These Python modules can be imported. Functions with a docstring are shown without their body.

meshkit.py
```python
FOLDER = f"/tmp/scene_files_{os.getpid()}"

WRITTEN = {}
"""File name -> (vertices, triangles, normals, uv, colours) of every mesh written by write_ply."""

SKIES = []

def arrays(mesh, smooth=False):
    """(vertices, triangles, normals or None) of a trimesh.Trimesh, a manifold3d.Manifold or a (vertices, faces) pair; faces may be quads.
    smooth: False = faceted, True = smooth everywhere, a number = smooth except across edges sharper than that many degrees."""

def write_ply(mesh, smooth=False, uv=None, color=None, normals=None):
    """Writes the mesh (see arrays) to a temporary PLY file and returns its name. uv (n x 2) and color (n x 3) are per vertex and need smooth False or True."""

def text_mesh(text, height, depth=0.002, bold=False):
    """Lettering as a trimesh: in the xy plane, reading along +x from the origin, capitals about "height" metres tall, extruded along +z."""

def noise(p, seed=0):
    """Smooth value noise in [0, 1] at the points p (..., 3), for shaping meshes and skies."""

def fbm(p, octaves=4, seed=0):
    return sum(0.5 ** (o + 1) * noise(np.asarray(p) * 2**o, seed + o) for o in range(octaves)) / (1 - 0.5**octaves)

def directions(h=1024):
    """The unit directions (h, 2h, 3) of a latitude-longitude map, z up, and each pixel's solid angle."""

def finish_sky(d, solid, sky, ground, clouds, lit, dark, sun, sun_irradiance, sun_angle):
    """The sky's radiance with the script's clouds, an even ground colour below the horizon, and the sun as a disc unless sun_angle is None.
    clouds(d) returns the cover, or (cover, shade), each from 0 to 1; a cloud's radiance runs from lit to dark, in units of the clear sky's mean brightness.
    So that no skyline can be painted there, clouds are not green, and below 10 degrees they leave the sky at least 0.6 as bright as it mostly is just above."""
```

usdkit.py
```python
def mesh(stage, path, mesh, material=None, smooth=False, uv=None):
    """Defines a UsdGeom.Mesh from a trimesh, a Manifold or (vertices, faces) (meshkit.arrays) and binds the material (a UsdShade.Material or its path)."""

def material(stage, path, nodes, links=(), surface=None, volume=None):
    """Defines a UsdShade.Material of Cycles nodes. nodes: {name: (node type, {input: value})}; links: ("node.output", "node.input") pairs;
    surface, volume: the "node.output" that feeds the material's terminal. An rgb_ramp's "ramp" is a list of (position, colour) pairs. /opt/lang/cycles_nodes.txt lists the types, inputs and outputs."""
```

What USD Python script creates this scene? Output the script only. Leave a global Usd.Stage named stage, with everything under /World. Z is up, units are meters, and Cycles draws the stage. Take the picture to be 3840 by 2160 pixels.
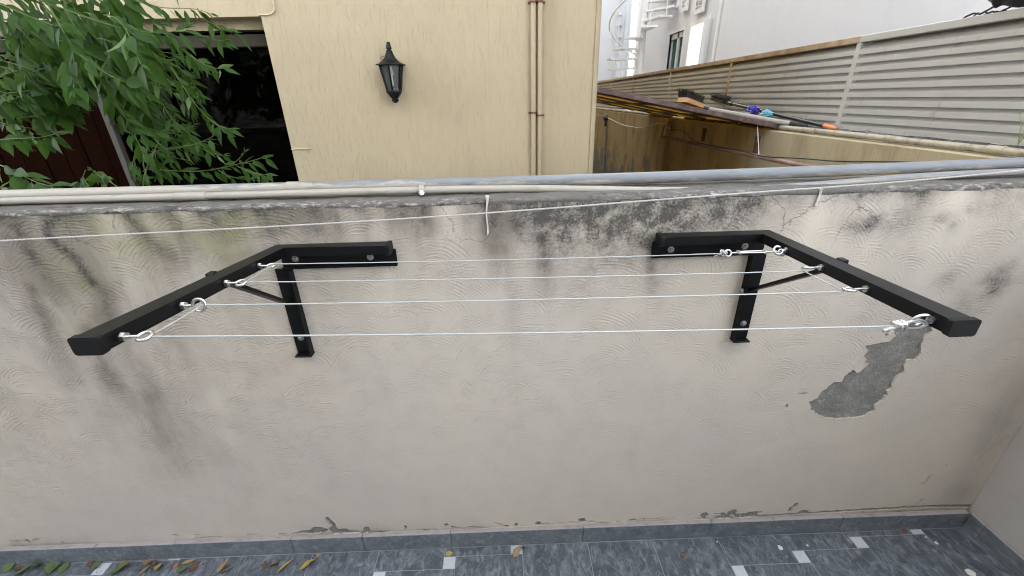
import math, random
import numpy as np, trimesh, usdkit, meshkit
from pxr import Usd, UsdGeom, UsdLux, UsdShade, Gf, Sdf, Vt
from shapely.geometry import Polygon, LineString, Point, box as sbox
from shapely.ops import unary_union
from shapely import affinity, contains_xy
from scipy.spatial import Delaunay

stage = Usd.Stage.CreateInMemory()
UsdGeom.SetStageUpAxis(stage, 'Z'); UsdGeom.SetStageMetersPerUnit(stage, 1.0)
UsdGeom.Xform.Define(stage, '/World'); UsdGeom.Scope.Define(stage, '/World/Looks')
rng = np.random.default_rng(7)

# ------------------------------------------------------------------ camera
PW, PH, FPX = 3840, 2160, 1565.4873
PITCH, YAW, ROLL = 0.42715609, 0.01475042, 0.02536655
CAM = np.array([0.0, -1.3, 1.905])
EXPOSURE = 3.6
_f = np.array([math.sin(YAW)*math.cos(PITCH), math.cos(YAW)*math.cos(PITCH), -math.sin(PITCH)])
_r = np.array([math.cos(YAW), -math.sin(YAW), 0.0]); _d = np.cross(_f, _r)
_r, _d = math.cos(ROLL)*_r + math.sin(ROLL)*_d, -math.sin(ROLL)*_r + math.cos(ROLL)*_d
cam = UsdGeom.Camera.Define(stage, '/World/camera')
m4 = np.eye(4); m4[0, :3], m4[1, :3], m4[2, :3], m4[3, :3] = _r, -_d, -_f, CAM
cam.AddTransformOp().Set(Gf.Matrix4d(m4.tolist()))
cam.CreateHorizontalApertureAttr(36.0); cam.CreateVerticalApertureAttr(36.0*9/16)
cam.CreateFocalLengthAttr(36.0*FPX/PW); cam.CreateClippingRangeAttr(Gf.Vec2f(0.05, 500)); cam.CreateExposureAttr(EXPOSURE)

# ------------------------------------------------------------------ sky and sun
SUN = np.array([0.62, 0.66, 0.62]); SUN /= np.linalg.norm(SUN)
SKY = 0.15
el, rot = math.asin(SUN[2]), math.atan2(SUN[0], SUN[1])
dome = UsdLux.DomeLight.Define(stage, '/World/sky')
sky_m = usdkit.material(stage, '/World/Looks/sky_look', {
    'tc': ('texture_coordinate', {}), 'n': ('noise_texture', {'scale': 3.0, 'detail': 6.0, 'roughness': 0.6}),
    'cr': ('map_range', {'from_min': 0.3, 'from_max': 0.55, 'clamp': True}),
    'k': ('sky_texture', {'sky_type': 'single_scattering', 'sun_disc': False, 'sun_elevation': el, 'sun_rotation': rot, 'aerosol_density': 2.5}),
    'bw': ('rgb_to_bw', {}), 'gr': ('combine_color', {}), 'mu': ('mix', {'mix_type': 'multiply', 'fac': 1.0, 'color2': (1.16, 1.17, 1.17)}),
    'mx': ('mix', {}), 'b': ('background_shader', {'strength': SKY})},
    [('tc.generated', 'n.vector'), ('n.fac', 'cr.value'), ('k.color', 'bw.color'), ('bw.val', 'gr.r'), ('bw.val', 'gr.g'), ('bw.val', 'gr.b'), ('gr.color', 'mu.color1'),
     ('cr.result', 'mx.fac'), ('k.color', 'mx.color1'), ('mu.color', 'mx.color2'), ('mx.color', 'b.color')], surface='b.background')
UsdShade.MaterialBindingAPI.Apply(dome.GetPrim()).Bind(sky_m)
sun = UsdLux.DistantLight.Define(stage, '/World/sun')
sun.CreateNormalizeAttr(True); sun.CreateIntensityAttr(1.0); sun.CreateAngleAttr(0.5); sun.CreateColorAttr(Gf.Vec3f(1.0, 0.93, 0.83))
sun.AddTransformOp().Set(Gf.Matrix4d().SetRotate(Gf.Rotation(Gf.Vec3d(0, 0, 1), Gf.Vec3d(*SUN.tolist()))))

# ------------------------------------------------------------------ helpers: where a pixel of the 3840 x 2160 photograph lies on a plane of the place
def at(x, y, X=None, Y=None, Z=None):
    d = _r*(x-PW/2)/FPX + _d*(y-PH/2)/FPX + _f
    t = (X-CAM[0])/d[0] if X is not None else (Y-CAM[1])/d[1] if Y is not None else (Z-CAM[2])/d[2]
    return CAM + t*d

# ------------------------------------------------------------------ helpers: materials
class R(str): pass
class Node:
    def __init__(s, n): s._n = n
    def __getattr__(s, k): return R(s._n + '.' + k)
class G:
    def __init__(s): s.n, s.l = {}, []
    def __call__(s, kind, **inp):
        name = f'n{len(s.n)}'; vals = {}
        for k, v in inp.items():
            if isinstance(v, R): s.l.append((str(v), f'{name}.{k}'))
            else: vals[k] = v
        s.n[name] = (kind, vals); return Node(name)
    def m(s, op, a, b=0.0, c=0.0, cl=False): return s('math', math_type=op, value1=a, value2=b, value3=c, use_clamp=cl).value
    def mr(s, v, a, b, lo=0.0, hi=1.0): return s('map_range', value=v, from_min=a, from_max=b, to_min=lo, to_max=hi, clamp=True).result
    def mix(s, f, a, b, t='mix'): return s('mix', mix_type=t, fac=f, color1=a, color2=b).color
    def noise(s, v, sc, det=4.0, ro=0.55, dist=0.0): return s('noise_texture', vector=v, scale=sc, detail=det, roughness=ro, distortion=dist).fac
    def pos(s): return s('geometry').position
    def scl(s, v, x, y, z, loc=(0, 0, 0), rotn=(0, 0, 0)): return s('mapping', vector=v, scale=(x, y, z), location=loc, rotation=rotn).vector
    def done(s, name, surf): return usdkit.material(stage, '/World/Looks/' + name, s.n, s.l, surface=str(surf))
LOOKS = {}
def plain(name, col, rough=0.6, metal=0.0, var=0.15, sc=30.0, bump=0.0, bsc=200.0, dirt=None, dsc=6.0, spec=0.5, stretch=(1, 1, 1)):
    if name in LOOKS: return LOOKS[name]
    g = G(); p = g.scl(g.pos(), *stretch)
    c0 = tuple(max(0, x*(1-var)) for x in col); c1 = tuple(min(1, x*(1+var)) for x in col)
    c = g.mix(g.noise(p, sc), c0, c1)
    if dirt: c = g.mix(g.mr(g.noise(p, dsc, 6.0, 0.65), 0.48, 0.72), c, dirt)
    kw = dict(base_color=c, roughness=rough, metallic=metal, specular_ior_level=spec)
    if bump: kw['normal'] = g('bump', height=g.noise(p, bsc, 3.0), strength=0.6, distance=bump).normal
    b = g('principled_bsdf', **kw); LOOKS[name] = g.done(name + '_look', b.BSDF); return LOOKS[name]

# ------------------------------------------------------------------ helpers: shapes
def cat(*ms):
    ms = [x for y in ms for x in (y if isinstance(y, (list, tuple)) else [y])]
    return trimesh.util.concatenate(ms)
def box(x0, x1, y0, y1, z0, z1, bev=0.0):
    if bev <= 0:
        m = trimesh.creation.box((x1-x0, y1-y0, z1-z0))
    else:
        b = bev; pts = []
        hx, hy, hz = (x1-x0)/2, (y1-y0)/2, (z1-z0)/2; b = min(b, hx*.9, hy*.9, hz*.9)
        for sx in (-1, 1):
            for sy in (-1, 1):
                for sz in (-1, 1):
                    pts += [(sx*hx, sy*(hy-b), sz*(hz-b)), (sx*(hx-b), sy*hy, sz*(hz-b)), (sx*(hx-b), sy*(hy-b), sz*hz)]
        m = trimesh.convex.convex_hull(np.array(pts))
    m.apply_translation(((x0+x1)/2, (y0+y1)/2, (z0+z1)/2)); return m
def spline(pts, n=8):
    p = np.asarray(pts, float)
    if len(p) < 3: return p
    from scipy.interpolate import CubicSpline
    t = np.r_[0, np.cumsum(np.linalg.norm(np.diff(p, axis=0), axis=1))]
    return CubicSpline(t, p)(np.linspace(0, t[-1], n*(len(p)-1)+1))
def tube(pts, r, n=8, cap=True):
    p = np.asarray(pts, float); k = len(p); r = np.broadcast_to(np.asarray(r, float), (k,))
    t = np.gradient(p, axis=0); t /= np.linalg.norm(t, axis=1, keepdims=True) + 1e-12
    a = np.array([0, 0, 1.0]) if abs(t[0][2]) < 0.9 else np.array([1.0, 0, 0])
    u = np.cross(t[0], a); u /= np.linalg.norm(u); V = []
    ang = np.linspace(0, 2*np.pi, n, endpoint=False)
    for i in range(k):
        u = u - t[i]*np.dot(u, t[i]); u /= np.linalg.norm(u); w = np.cross(t[i], u)
        V.append(p[i] + r[i]*(np.cos(ang)[:, None]*u + np.sin(ang)[:, None]*w))
    V = np.vstack(V); F = []
    for i in range(k-1):
        for j in range(n):
            a0, b0 = i*n+j, i*n+(j+1) % n; F += [(a0, b0, b0+n), (a0, b0+n, a0+n)]
    if cap:
        V = np.vstack([V, p[0], p[-1]]); c0, c1 = len(V)-2, len(V)-1
        for j in range(n):
            F.append((c0, (j+1) % n, j)); F.append((c1, (k-1)*n+j, (k-1)*n+(j+1) % n))
    return trimesh.Trimesh(V, F, process=False)
def sweep(pts, prof, up=(0, 0, 1)):
    """a straight bar of profile prof (u, v) from pts[0] to pts[1]; v points along up"""
    p = np.asarray(pts, float); d = p[1]-p[0]; d /= np.linalg.norm(d); up = np.asarray(up, float)
    v = up - d*np.dot(up, d); v /= np.linalg.norm(v); u = np.cross(d, v)
    A = [p[0]+a*u+b*v for a, b in prof]; B = [p[1]+a*u+b*v for a, b in prof]
    return trimesh.convex.convex_hull(np.array(A+B))
def rrect(w, h, r=0.004, n=3):
    out = []
    for cx, cy, a0 in ((w/2-r, h/2-r, 0), (-w/2+r, h/2-r, 90), (-w/2+r, -h/2+r, 180), (w/2-r, -h/2+r, 270)):
        for i in range(n+1):
            a = math.radians(a0+90*i/n); out.append((cx+r*math.cos(a), cy+r*math.sin(a)))
    return out
def lathe(prof, n=24, loc=(0, 0, 0), rot0=0.0):
    pr = np.asarray(prof, float); ang = np.linspace(0, 2*np.pi, n, endpoint=False)+rot0
    V = np.array([[r*math.cos(a), r*math.sin(a), z] for r, z in pr for a in ang]); F = []
    for i in range(len(pr)-1):
        for j in range(n):
            a, b = i*n+j, i*n+(j+1) % n; F += [(a, b, b+n), (a, b+n, a+n)]
    m = trimesh.Trimesh(V, F, process=False); m.apply_translation(loc); return m
def frame_to(m, o, x, y, z):
    T = np.eye(4); T[:3, 0], T[:3, 1], T[:3, 2], T[:3, 3] = x, y, z, o; m = m.copy(); m.apply_transform(T); return m
def orient(m, o, d, up=(0, 0, 1)):
    """local x along d"""
    d = np.asarray(d, float); d = d/np.linalg.norm(d); up = np.asarray(up, float)
    z = up-d*np.dot(up, d)
    if np.linalg.norm(z) < 1e-6: z = np.array([1.0, 0, 0])-d*d[0]
    z /= np.linalg.norm(z); return frame_to(m, o, d, np.cross(z, d), z)
def torus(R0, r, a0=0, a1=360, n=24, k=8):
    a = np.radians(np.linspace(a0, a1, n)); return tube(np.c_[R0*np.cos(a), R0*np.sin(a), 0*a], r, k)
def extrude(poly, d): return trimesh.creation.extrude_polygon(poly, d, engine='earcut')

# ------------------------------------------------------------------ helpers: prims
USED = {}
def numbered(parent, name):
    k = (parent, name); i = USED.get(k, -1)+1; USED[k] = i
    return name if i == 0 else f'{name}_{i:03d}'
def setd(p, label=None, cat_=None, group=None, kind=None):
    for k, v in (('label', label), ('category', cat_), ('group', group), ('kind', kind)):
        if v: p.SetCustomDataByKey(k, v)
    return p
def path_of(parent): return '/World' if parent is None else str(parent.GetPath())
def thing(name, label=None, cat_=None, group=None, kind=None, parent=None, loc=None):
    pp = path_of(parent); x = UsdGeom.Xform.Define(stage, pp + '/' + numbered(pp, name))
    if loc is not None: x.AddTranslateOp().Set(Gf.Vec3d(*[float(v) for v in loc]))
    return setd(x.GetPrim(), label, cat_, group, kind)
def obj(name, mesh, mat, parent=None, smooth=30, label=None, cat_=None, group=None, kind=None):
    pp = path_of(parent); m = usdkit.mesh(stage, pp + '/' + numbered(pp, name), mesh, mat, smooth=smooth)
    return setd(m.GetPrim(), label, cat_, group, kind)
def colour_primvar(prim, name, arr):
    UsdGeom.PrimvarsAPI(prim).CreatePrimvar(name, Sdf.ValueTypeNames.Color3fArray, 'vertex').Set(Vt.Vec3fArray.FromNumpy(np.asarray(arr, np.float32)))

# ------------------------------------------------------------------ looks
def black_look():
    g = G(); P = g.pos(); N = g('separate_xyz', vector=g('geometry').normal)
    du = g.m('multiply', g.mr(N.z, 0.5, 0.95), g.mr(g.noise(P, 26, 6.0, 0.7), 0.3, 0.75, 0.25, 1.0))
    c = g.mix(g.noise(P, 30), (0.0022, 0.0024, 0.0027), (0.0032, 0.0033, 0.0036)); c = g.mix(du, c, (0.013, 0.0125, 0.0118))
    c = g.mix(g.mr(g.noise(g.scl(P, 1, .25, 1), 90, 6.0, 0.7), 0.66, 0.72, 0, 0.6), c, (0.03, 0.029, 0.027))
    n = g('bump', height=g.noise(P, 900, 2.0), strength=0.5, distance=0.0003).normal
    return g.done('black_powder_coat_look', g('principled_bsdf', base_color=c, roughness=0.42, specular_ior_level=0.16, normal=n).BSDF)
BLACK = black_look()
CAPB = plain('black_plastic', (0.003, 0.0032, 0.0036), 0.5, bump=0.0003, bsc=600, spec=0.2)
STEEL = plain('zinc_steel', (0.55, 0.55, 0.54), 0.28, 1.0, var=0.2)
BOLT = plain('dull_zinc', (0.28, 0.275, 0.265), 0.45, 0.9, var=0.3, sc=90)
WIRE = plain('coated_wire', (0.35, 0.37, 0.37), 0.35, 0.15, var=0.12, sc=300)
ROPE = plain('white_rope', (0.41, 0.40, 0.385), 0.9, var=0.35, sc=260, bump=0.001, bsc=500)
def wall_look(name, base, tint, primvar=True, fans=1.0):
    g = G(); P = g.pos(); s = g('separate_xyz', vector=P)
    v2 = g('combine_xyz', x=s.x, y=s.z, z=s.y).vector if True else P
    wob = g.noise(v2, 5.0, 3.0)
    hts = None
    for i, (sx, sz, off, lam, lo) in enumerate(((5.0, 7.4, -0.05, 0.0108, 0.0), (4.6, 6.6, -0.065, 0.0118, 3.7), (5.8, 8.6, -0.04, 0.0100, 8.1))):
        q = g.scl(v2, sx, sz, 0.0, loc=(lo, lo*1.7, 0))
        vo = g('voronoi_texture', dimensions='2D', feature='f1', vector=q, scale=1.0, randomness=0.85)
        dl = g('vector_math', vector_type='subtract', vector1=q, vector2=vo.position).vector if False else g('vector_math', math_type='subtract', vector1=q, vector2=vo.position).vector
        ds = g('separate_xyz', vector=dl); dx = g.m('divide', ds.x, sx); dz = g.m('divide', ds.y, sz)
        cc = g('separate_color', color=vo.color)
        ang = g.m('multiply', g.m('subtract', cc.r, 0.5), 1.1); ca, sa = g.m('cosine', ang), g.m('sine', ang)
        lx = g.m('subtract', g.m('multiply', ca, dx), g.m('multiply', sa, dz)); lz = g.m('add', g.m('multiply', sa, dx), g.m('multiply', ca, dz))
        lz2 = g.m('subtract', lz, off); lx2 = g.m('multiply', lx, 0.72)
        rad = g.m('sqrt', g.m('add', g.m('multiply', lx2, lx2), g.m('multiply', lz2, lz2)))
        wv = g.noise(v2, 16.0+i*3, 2.0, 0.5)
        ph = g.m('multiply', g.m('add', rad, g.m('multiply', wv, 0.012)), 2*math.pi/lam)
        sn = g.m('multiply_add', g.m('sine', ph), 0.5, 0.5); rid = g.m('power', sn, 3.5)
        msk = g.m('multiply', g.mr(lz2, 0.004, 0.03), g.mr(g.noise(v2, 7.0+2.1*i, 2.0, 0.5), 0.46, 0.6))
        brk = g.mr(g.noise(v2, 70.0+11*i, 2.0, 0.6), 0.32, 0.55)
        h = g.m('multiply', g.m('multiply', rid, msk), brk)
        hts = h if hts is None else g.m('maximum', hts, h)
    fine = g.noise(v2, 160.0, 4.0, 0.65); mid = g.noise(v2, 24.0, 4.0, 0.6)
    reg = g.m('multiply', g.mr(g.m('add', s.z, g.m('multiply', g.noise(v2, 1.7, 3.0), 0.9)), 0.55, 1.45, 0.22, 1.0), g.mr(s.x, -1.3, -0.3, 1.35, 1.0))
    hts = g.m('multiply', hts, reg)
    height = g.m('add', g.m('multiply', hts, 1.0*fans), g.m('add', g.m('multiply', fine, 0.30), g.m('multiply', mid, 0.35)))
    nrm = g('bump', height=height, strength=1.0, distance=0.0015).normal
    c = g.mix(g.mr(g.noise(v2, 1.3, 4.0), 0.35, 0.65), base, tint)
    c = g.mix(g.mr(g.noise(v2, 11.0, 6.0, 0.65), 0.45, 0.75, 0.0, 0.25), c, tuple(x*0.72 for x in base))
    c = g.mix(g.m('multiply', hts, 0.12), c, tuple(x*0.80 for x in base))  # groove dirt and ridge shading of the trowel arcs painted into the colour
    if primvar:
        at_ = g('attribute', attribute='grime'); a = g('separate_color', color=at_.color)
        n1 = g.noise(v2, 17.0, 10.0, 0.72); n2 = g.noise(g.scl(v2, 1, 0.3, 1), 22.0, 6.0, 0.65)
        speck = g.mr(g.noise(v2, 120.0, 6.0, 0.75), 0.42, 0.6)
        # black mould: broken up by noise, thicker where the primvar is strong
        fm = g.m('multiply', a.r, g.mr(n1, 0.33, 0.67, 0.22, 1.4))
        fm = g.m('minimum', g.m('multiply', fm, g.m('multiply_add', speck, 0.4, 0.6)), 0.93)
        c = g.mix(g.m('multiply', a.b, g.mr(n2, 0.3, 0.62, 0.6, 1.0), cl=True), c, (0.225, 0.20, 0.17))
        c = g.mix(g.m('multiply', a.g, g.mr(n1, 0.3, 0.62), cl=True), c, (0.25, 0.25, 0.135))
        c = g.mix(fm, c, (0.045, 0.045, 0.042))
        # hairline cracks near the top edge
        wv2 = g('combine_xyz', x=g.m('add', s.x, g.m('multiply', g.noise(v2, 13.0, 4.0), 0.09)), y=g.m('add', s.z, g.m('multiply', g.noise(v2, 15.0, 4.0), 0.08)), z=0.0).vector
        ve = g('voronoi_texture', dimensions='2D', feature='distance_to_edge', vector=wv2, scale=5.2).distance
        cr = g.m('multiply', g.mr(ve, 0.004, 0.012, 1.0, 0.0), g.m('multiply', g.mr(s.z, 1.40, 1.50), g.mr(g.noise(v2, 3.1, 2.0), 0.45, 0.55)))
        c = g.mix(g.m('multiply', cr, 0.5), c, (0.05, 0.045, 0.04))
    b = g('principled_bsdf', base_color=c, roughness=0.88, specular_ior_level=0.3, normal=nrm)
    return g.done(name, b.BSDF)
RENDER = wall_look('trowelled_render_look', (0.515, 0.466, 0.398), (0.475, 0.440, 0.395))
RENDER2 = wall_look('smooth_render_look', (0.41, 0.392, 0.365), (0.375, 0.36, 0.34), primvar=False, fans=0.12)
def cement_look():
    g = G(); P = g.pos(); a = g.noise(P, 12.0, 8.0, 0.7)
    c = g.mix(g.mr(a, 0.3, 0.7), (0.165, 0.162, 0.152), (0.275, 0.27, 0.25))
    c = g.mix(g.mr(g.noise(g.scl(P, 0.5, 1, 1), 34.0, 8.0, 0.75), 0.54, 0.66, 0, 0.7), c, (0.40, 0.385, 0.345))
    c = g.mix(g.mr(g.noise(P, 130.0, 5.0, 0.7), 0.5, 0.62, 0, 0.5), c, (0.07, 0.069, 0.066))
    n = g('bump', height=g.m('add', a, g.noise(P, 70.0, 6.0, 0.7)), strength=1.0, distance=0.004).normal
    return g.done('bare_cement_look', g('principled_bsdf', base_color=c, roughness=0.93, normal=n, specular_ior_level=0.2).BSDF)
CONCRETE = cement_look()

def cap_look():
    g = G(); P = g.pos(); s = g('separate_xyz', vector=P); q = g.scl(P, 0.35, 1, 1)
    c = g.mix(g.noise(P, 30, 6.0, 0.7), (0.07, 0.068, 0.063), (0.155, 0.148, 0.135))
    c = g.mix(g.m('multiply', g.mr(g.noise(q, 75, 8.0, 0.75), 0.5, 0.62), g.m('multiply', g.mr(s.y, 0.028, 0.006), g.mr(g.noise(q, 9.0, 3.0), 0.4, 0.6))), c, (0.42, 0.40, 0.37))
    c = g.mix(g.mr(g.noise(q, 24, 8.0, 0.75), 0.55, 0.66), c, (0.03, 0.029, 0.027))
    n = g('bump', height=g.noise(P, 90, 6.0, 0.7), strength=1.0, distance=0.004).normal
    b = g('principled_bsdf', base_color=c, roughness=0.9, normal=n, specular_ior_level=0.25); return g.done('wall_top_look', b.BSDF)
CAPL = cap_look()
def slate(name, a, b_, streak, dust=False):
    g = G(); P = g.pos(); isl = g('geometry').random_per_island
    w = g('combine_xyz', x=g.m('multiply', isl, 31.0), y=g.m('multiply', isl, 17.0), z=0.0).vector
    p = g('vector_math', math_type='add', vector1=P, vector2=w).vector
    ro = g('vector_rotate', rotate_type='z_axis', vector=p, angle=g.m('multiply', g.m('floor', g.m('multiply', isl, 4.0)), 1.35)).vector
    st = g.noise(g.scl(ro, 1.0, 0.5, 1.0), 34, 9.0, 0.74, 0.8); cl = g.noise(ro, 9.0, 5.0, 0.6, 1.2)
    c = g.mix(g.mr(cl, 0.3, 0.7), a, b_)
    c = g.mix(g.mr(st, 0.5, 0.72), c, streak)
    vn = g.noise(g.scl(ro, 1.0, 0.45, 1.0), 4.0, 9.0, 0.72, 1.0)
    c = g.mix(g.m('multiply', g.mr(g.m('absolute', g.m('subtract', vn, 0.5)), 0.0, 0.03, 1.0, 0.0), 0.3), c, streak)
    c = g.mix(g.mr(g.noise(P, 45, 6.0, 0.7), 0.6, 0.75, 0.0, 0.6), c, (0.30, 0.30, 0.31))
    c = g.mix(g.m('multiply', isl, 0.25), c, tuple(x*1.3 for x in b_))
    N = g('separate_xyz', vector=g('geometry').normal)
    if dust: c = g.mix(g.m('multiply', g.mr(N.z, 0.4, 0.8), g.mr(g.noise(P, 22, 6.0), 0.25, 0.5, 0.5, 1.0)), c, (0.33, 0.305, 0.30))
    rf = g.mr(g.noise(P, 20, 5.0), 0.3, 0.7, 0.38, 0.62)
    n = g('bump', height=st, strength=0.5, distance=0.0012).normal
    return g.done(name, g('principled_bsdf', base_color=c, roughness=rf, normal=n, specular_ior_level=0.4).BSDF)
SLATE = slate('grey_marble_look', (0.047, 0.057, 0.070), (0.098, 0.114, 0.134), (0.26, 0.285, 0.32))
SLATE2 = slate('grey_marble_skirting_look', (0.080, 0.094, 0.108), (0.135, 0.153, 0.17), (0.24, 0.26, 0.28), True)
WHITET = plain('white_marble', (0.47, 0.49, 0.53), 0.4, var=0.12, sc=18, dirt=(0.40, 0.42, 0.46), dsc=12)
GROUT = plain('grout', (0.30, 0.31, 0.32), 0.9)
PIPEP = None
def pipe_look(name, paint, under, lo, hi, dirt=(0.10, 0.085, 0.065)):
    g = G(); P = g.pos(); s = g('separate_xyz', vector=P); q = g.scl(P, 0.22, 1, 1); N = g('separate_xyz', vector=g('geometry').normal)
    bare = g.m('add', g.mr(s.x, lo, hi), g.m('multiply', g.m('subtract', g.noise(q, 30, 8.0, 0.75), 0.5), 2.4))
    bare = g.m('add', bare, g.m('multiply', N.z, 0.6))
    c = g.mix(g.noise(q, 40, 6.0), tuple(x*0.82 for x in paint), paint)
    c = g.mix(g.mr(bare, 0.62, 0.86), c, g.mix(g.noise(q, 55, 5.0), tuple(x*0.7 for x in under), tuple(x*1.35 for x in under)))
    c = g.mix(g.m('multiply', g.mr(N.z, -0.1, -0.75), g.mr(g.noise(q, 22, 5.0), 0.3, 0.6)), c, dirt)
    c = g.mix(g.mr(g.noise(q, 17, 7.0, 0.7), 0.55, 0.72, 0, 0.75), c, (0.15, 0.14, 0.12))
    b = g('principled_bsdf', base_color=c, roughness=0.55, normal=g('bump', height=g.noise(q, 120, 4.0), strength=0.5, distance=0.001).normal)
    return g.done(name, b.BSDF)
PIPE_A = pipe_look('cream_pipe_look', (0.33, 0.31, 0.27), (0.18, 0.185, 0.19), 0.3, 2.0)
PIPE_B = pipe_look('worn_pipe_look', (0.345, 0.325, 0.285), (0.15, 0.163, 0.178), -1.3, 0.6)
def drip_wall(name, base, tint, amp=0.004, stain=None, sc=1.0, rust=False):
    g = G(); P = g.pos()
    a = g.noise(g.scl(P, 1, 1, 0.16), 34*sc, 4.0, 0.6, 0.35); b0 = g.noise(g.scl(P, 1, 1, 0.35), 70*sc, 3.0, 0.6)
    ridge = g.mr(a, 0.54, 0.64); h = g.m('add', g.m('multiply', ridge, 0.8), g.m('multiply', b0, 0.4))
    n = g('bump', height=h, strength=0.6, distance=amp).normal
    c = g.mix(g.mr(g.noise(P, 2.0, 5.0), 0.35, 0.65), base, tint)
    c = g.mix(g.mr(g.noise(g.scl(P, 1, 1, 0.12), 9.0, 6.0, 0.65), 0.52, 0.75, 0, 0.14), c, tuple(x*0.7 for x in base))
    if stain:
        s = g('separate_xyz', vector=P)
        k = g.noise(g.scl(P, 1, 0.6, 0.25), 7.0, 8.0, 0.68)
        c = g.mix(g.mr(k, 0.5, 0.66, 0, 0.75), c, stain)
        fl = g.mr(g.m('add', g.noise(P, 3.2, 6.0, 0.6), g.mr(s.z, 1.4, 0.3, -0.2, 0.25)), 0.56, 0.575)
        c = g.mix(fl, c, (0.20, 0.19, 0.17))
    return g.done(name, g('principled_bsdf', base_color=c, roughness=0.8, normal=n, specular_ior_level=0.3).BSDF)
HOUSE = drip_wall('cream_house_wall_look', (0.405, 0.338, 0.225), (0.372, 0.31, 0.208), 0.0035, None, 1.5)
OCHRE = drip_wall('ochre_wall_look', (0.43, 0.32, 0.15), (0.40, 0.30, 0.145), 0.003, (0.16, 0.115, 0.055))
SAND = drip_wall('sand_wall_look', (0.36, 0.30, 0.19), (0.33, 0.28, 0.18), 0.003, (0.23, 0.175, 0.10), 0.8)
WHITEW = drip_wall('white_house_look', (0.70, 0.705, 0.73), (0.68, 0.685, 0.705), 0.0008, None, 0.4)
WHITEB = plain('bluish_white_paint', (0.70, 0.72, 0.75), 0.7, var=0.06)
HPAINT = plain('cream_pipe_paint', (0.37, 0.30, 0.20), 0.45, var=0.1, sc=12)
RUST = plain('rusty_iron', (0.13, 0.05, 0.028), 0.85, var=0.5, sc=80, bump=0.001, bsc=300)
BROWN = plain('brown_painted_steel', (0.085, 0.045, 0.042), 0.55, var=0.35, sc=20, dirt=(0.16, 0.13, 0.12), dsc=18)
def fence_look():
    g = G(); P = g.pos(); s = g('separate_xyz', vector=P)
    c = g.mix(g.noise(g.scl(P, 1, 0.15, 1), 24, 6.0, 0.65), (0.345, 0.333, 0.308), (0.44, 0.428, 0.40))
    c = g.mix(g.mr(s.y, 3.0, 7.0, 0, 0.7), c, (0.47, 0.40, 0.27))
    c = g.mix(g.mr(g.noise(g.scl(P, 1, 2.2, 0.45), 8.0, 7.0, 0.7), 0.6, 0.74, 0, 0.8), c, (0.20, 0.12, 0.06))
    c = g.mix(g.mr(g.noise(g.scl(P, 1, 3.0, 0.4), 21.0, 5.0, 0.6), 0.66, 0.72, 0, 0.5), c, (0.6, 0.6, 0.58))
    return g.done('louvre_fence_look', g('principled_bsdf', base_color=c, roughness=0.5, specular_ior_level=0.4).BSDF)
FENCE = fence_look()
FRUST = plain('rust_stained_rail', (0.36, 0.28, 0.19), 0.7, var=0.3, sc=9, dirt=(0.22, 0.11, 0.045), dsc=7)
FELT = plain('roofing_felt', (0.022, 0.022, 0.023), 0.85, var=0.5, sc=40, bump=0.006, bsc=40, dirt=(0.35, 0.35, 0.34), dsc=22)
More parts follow.
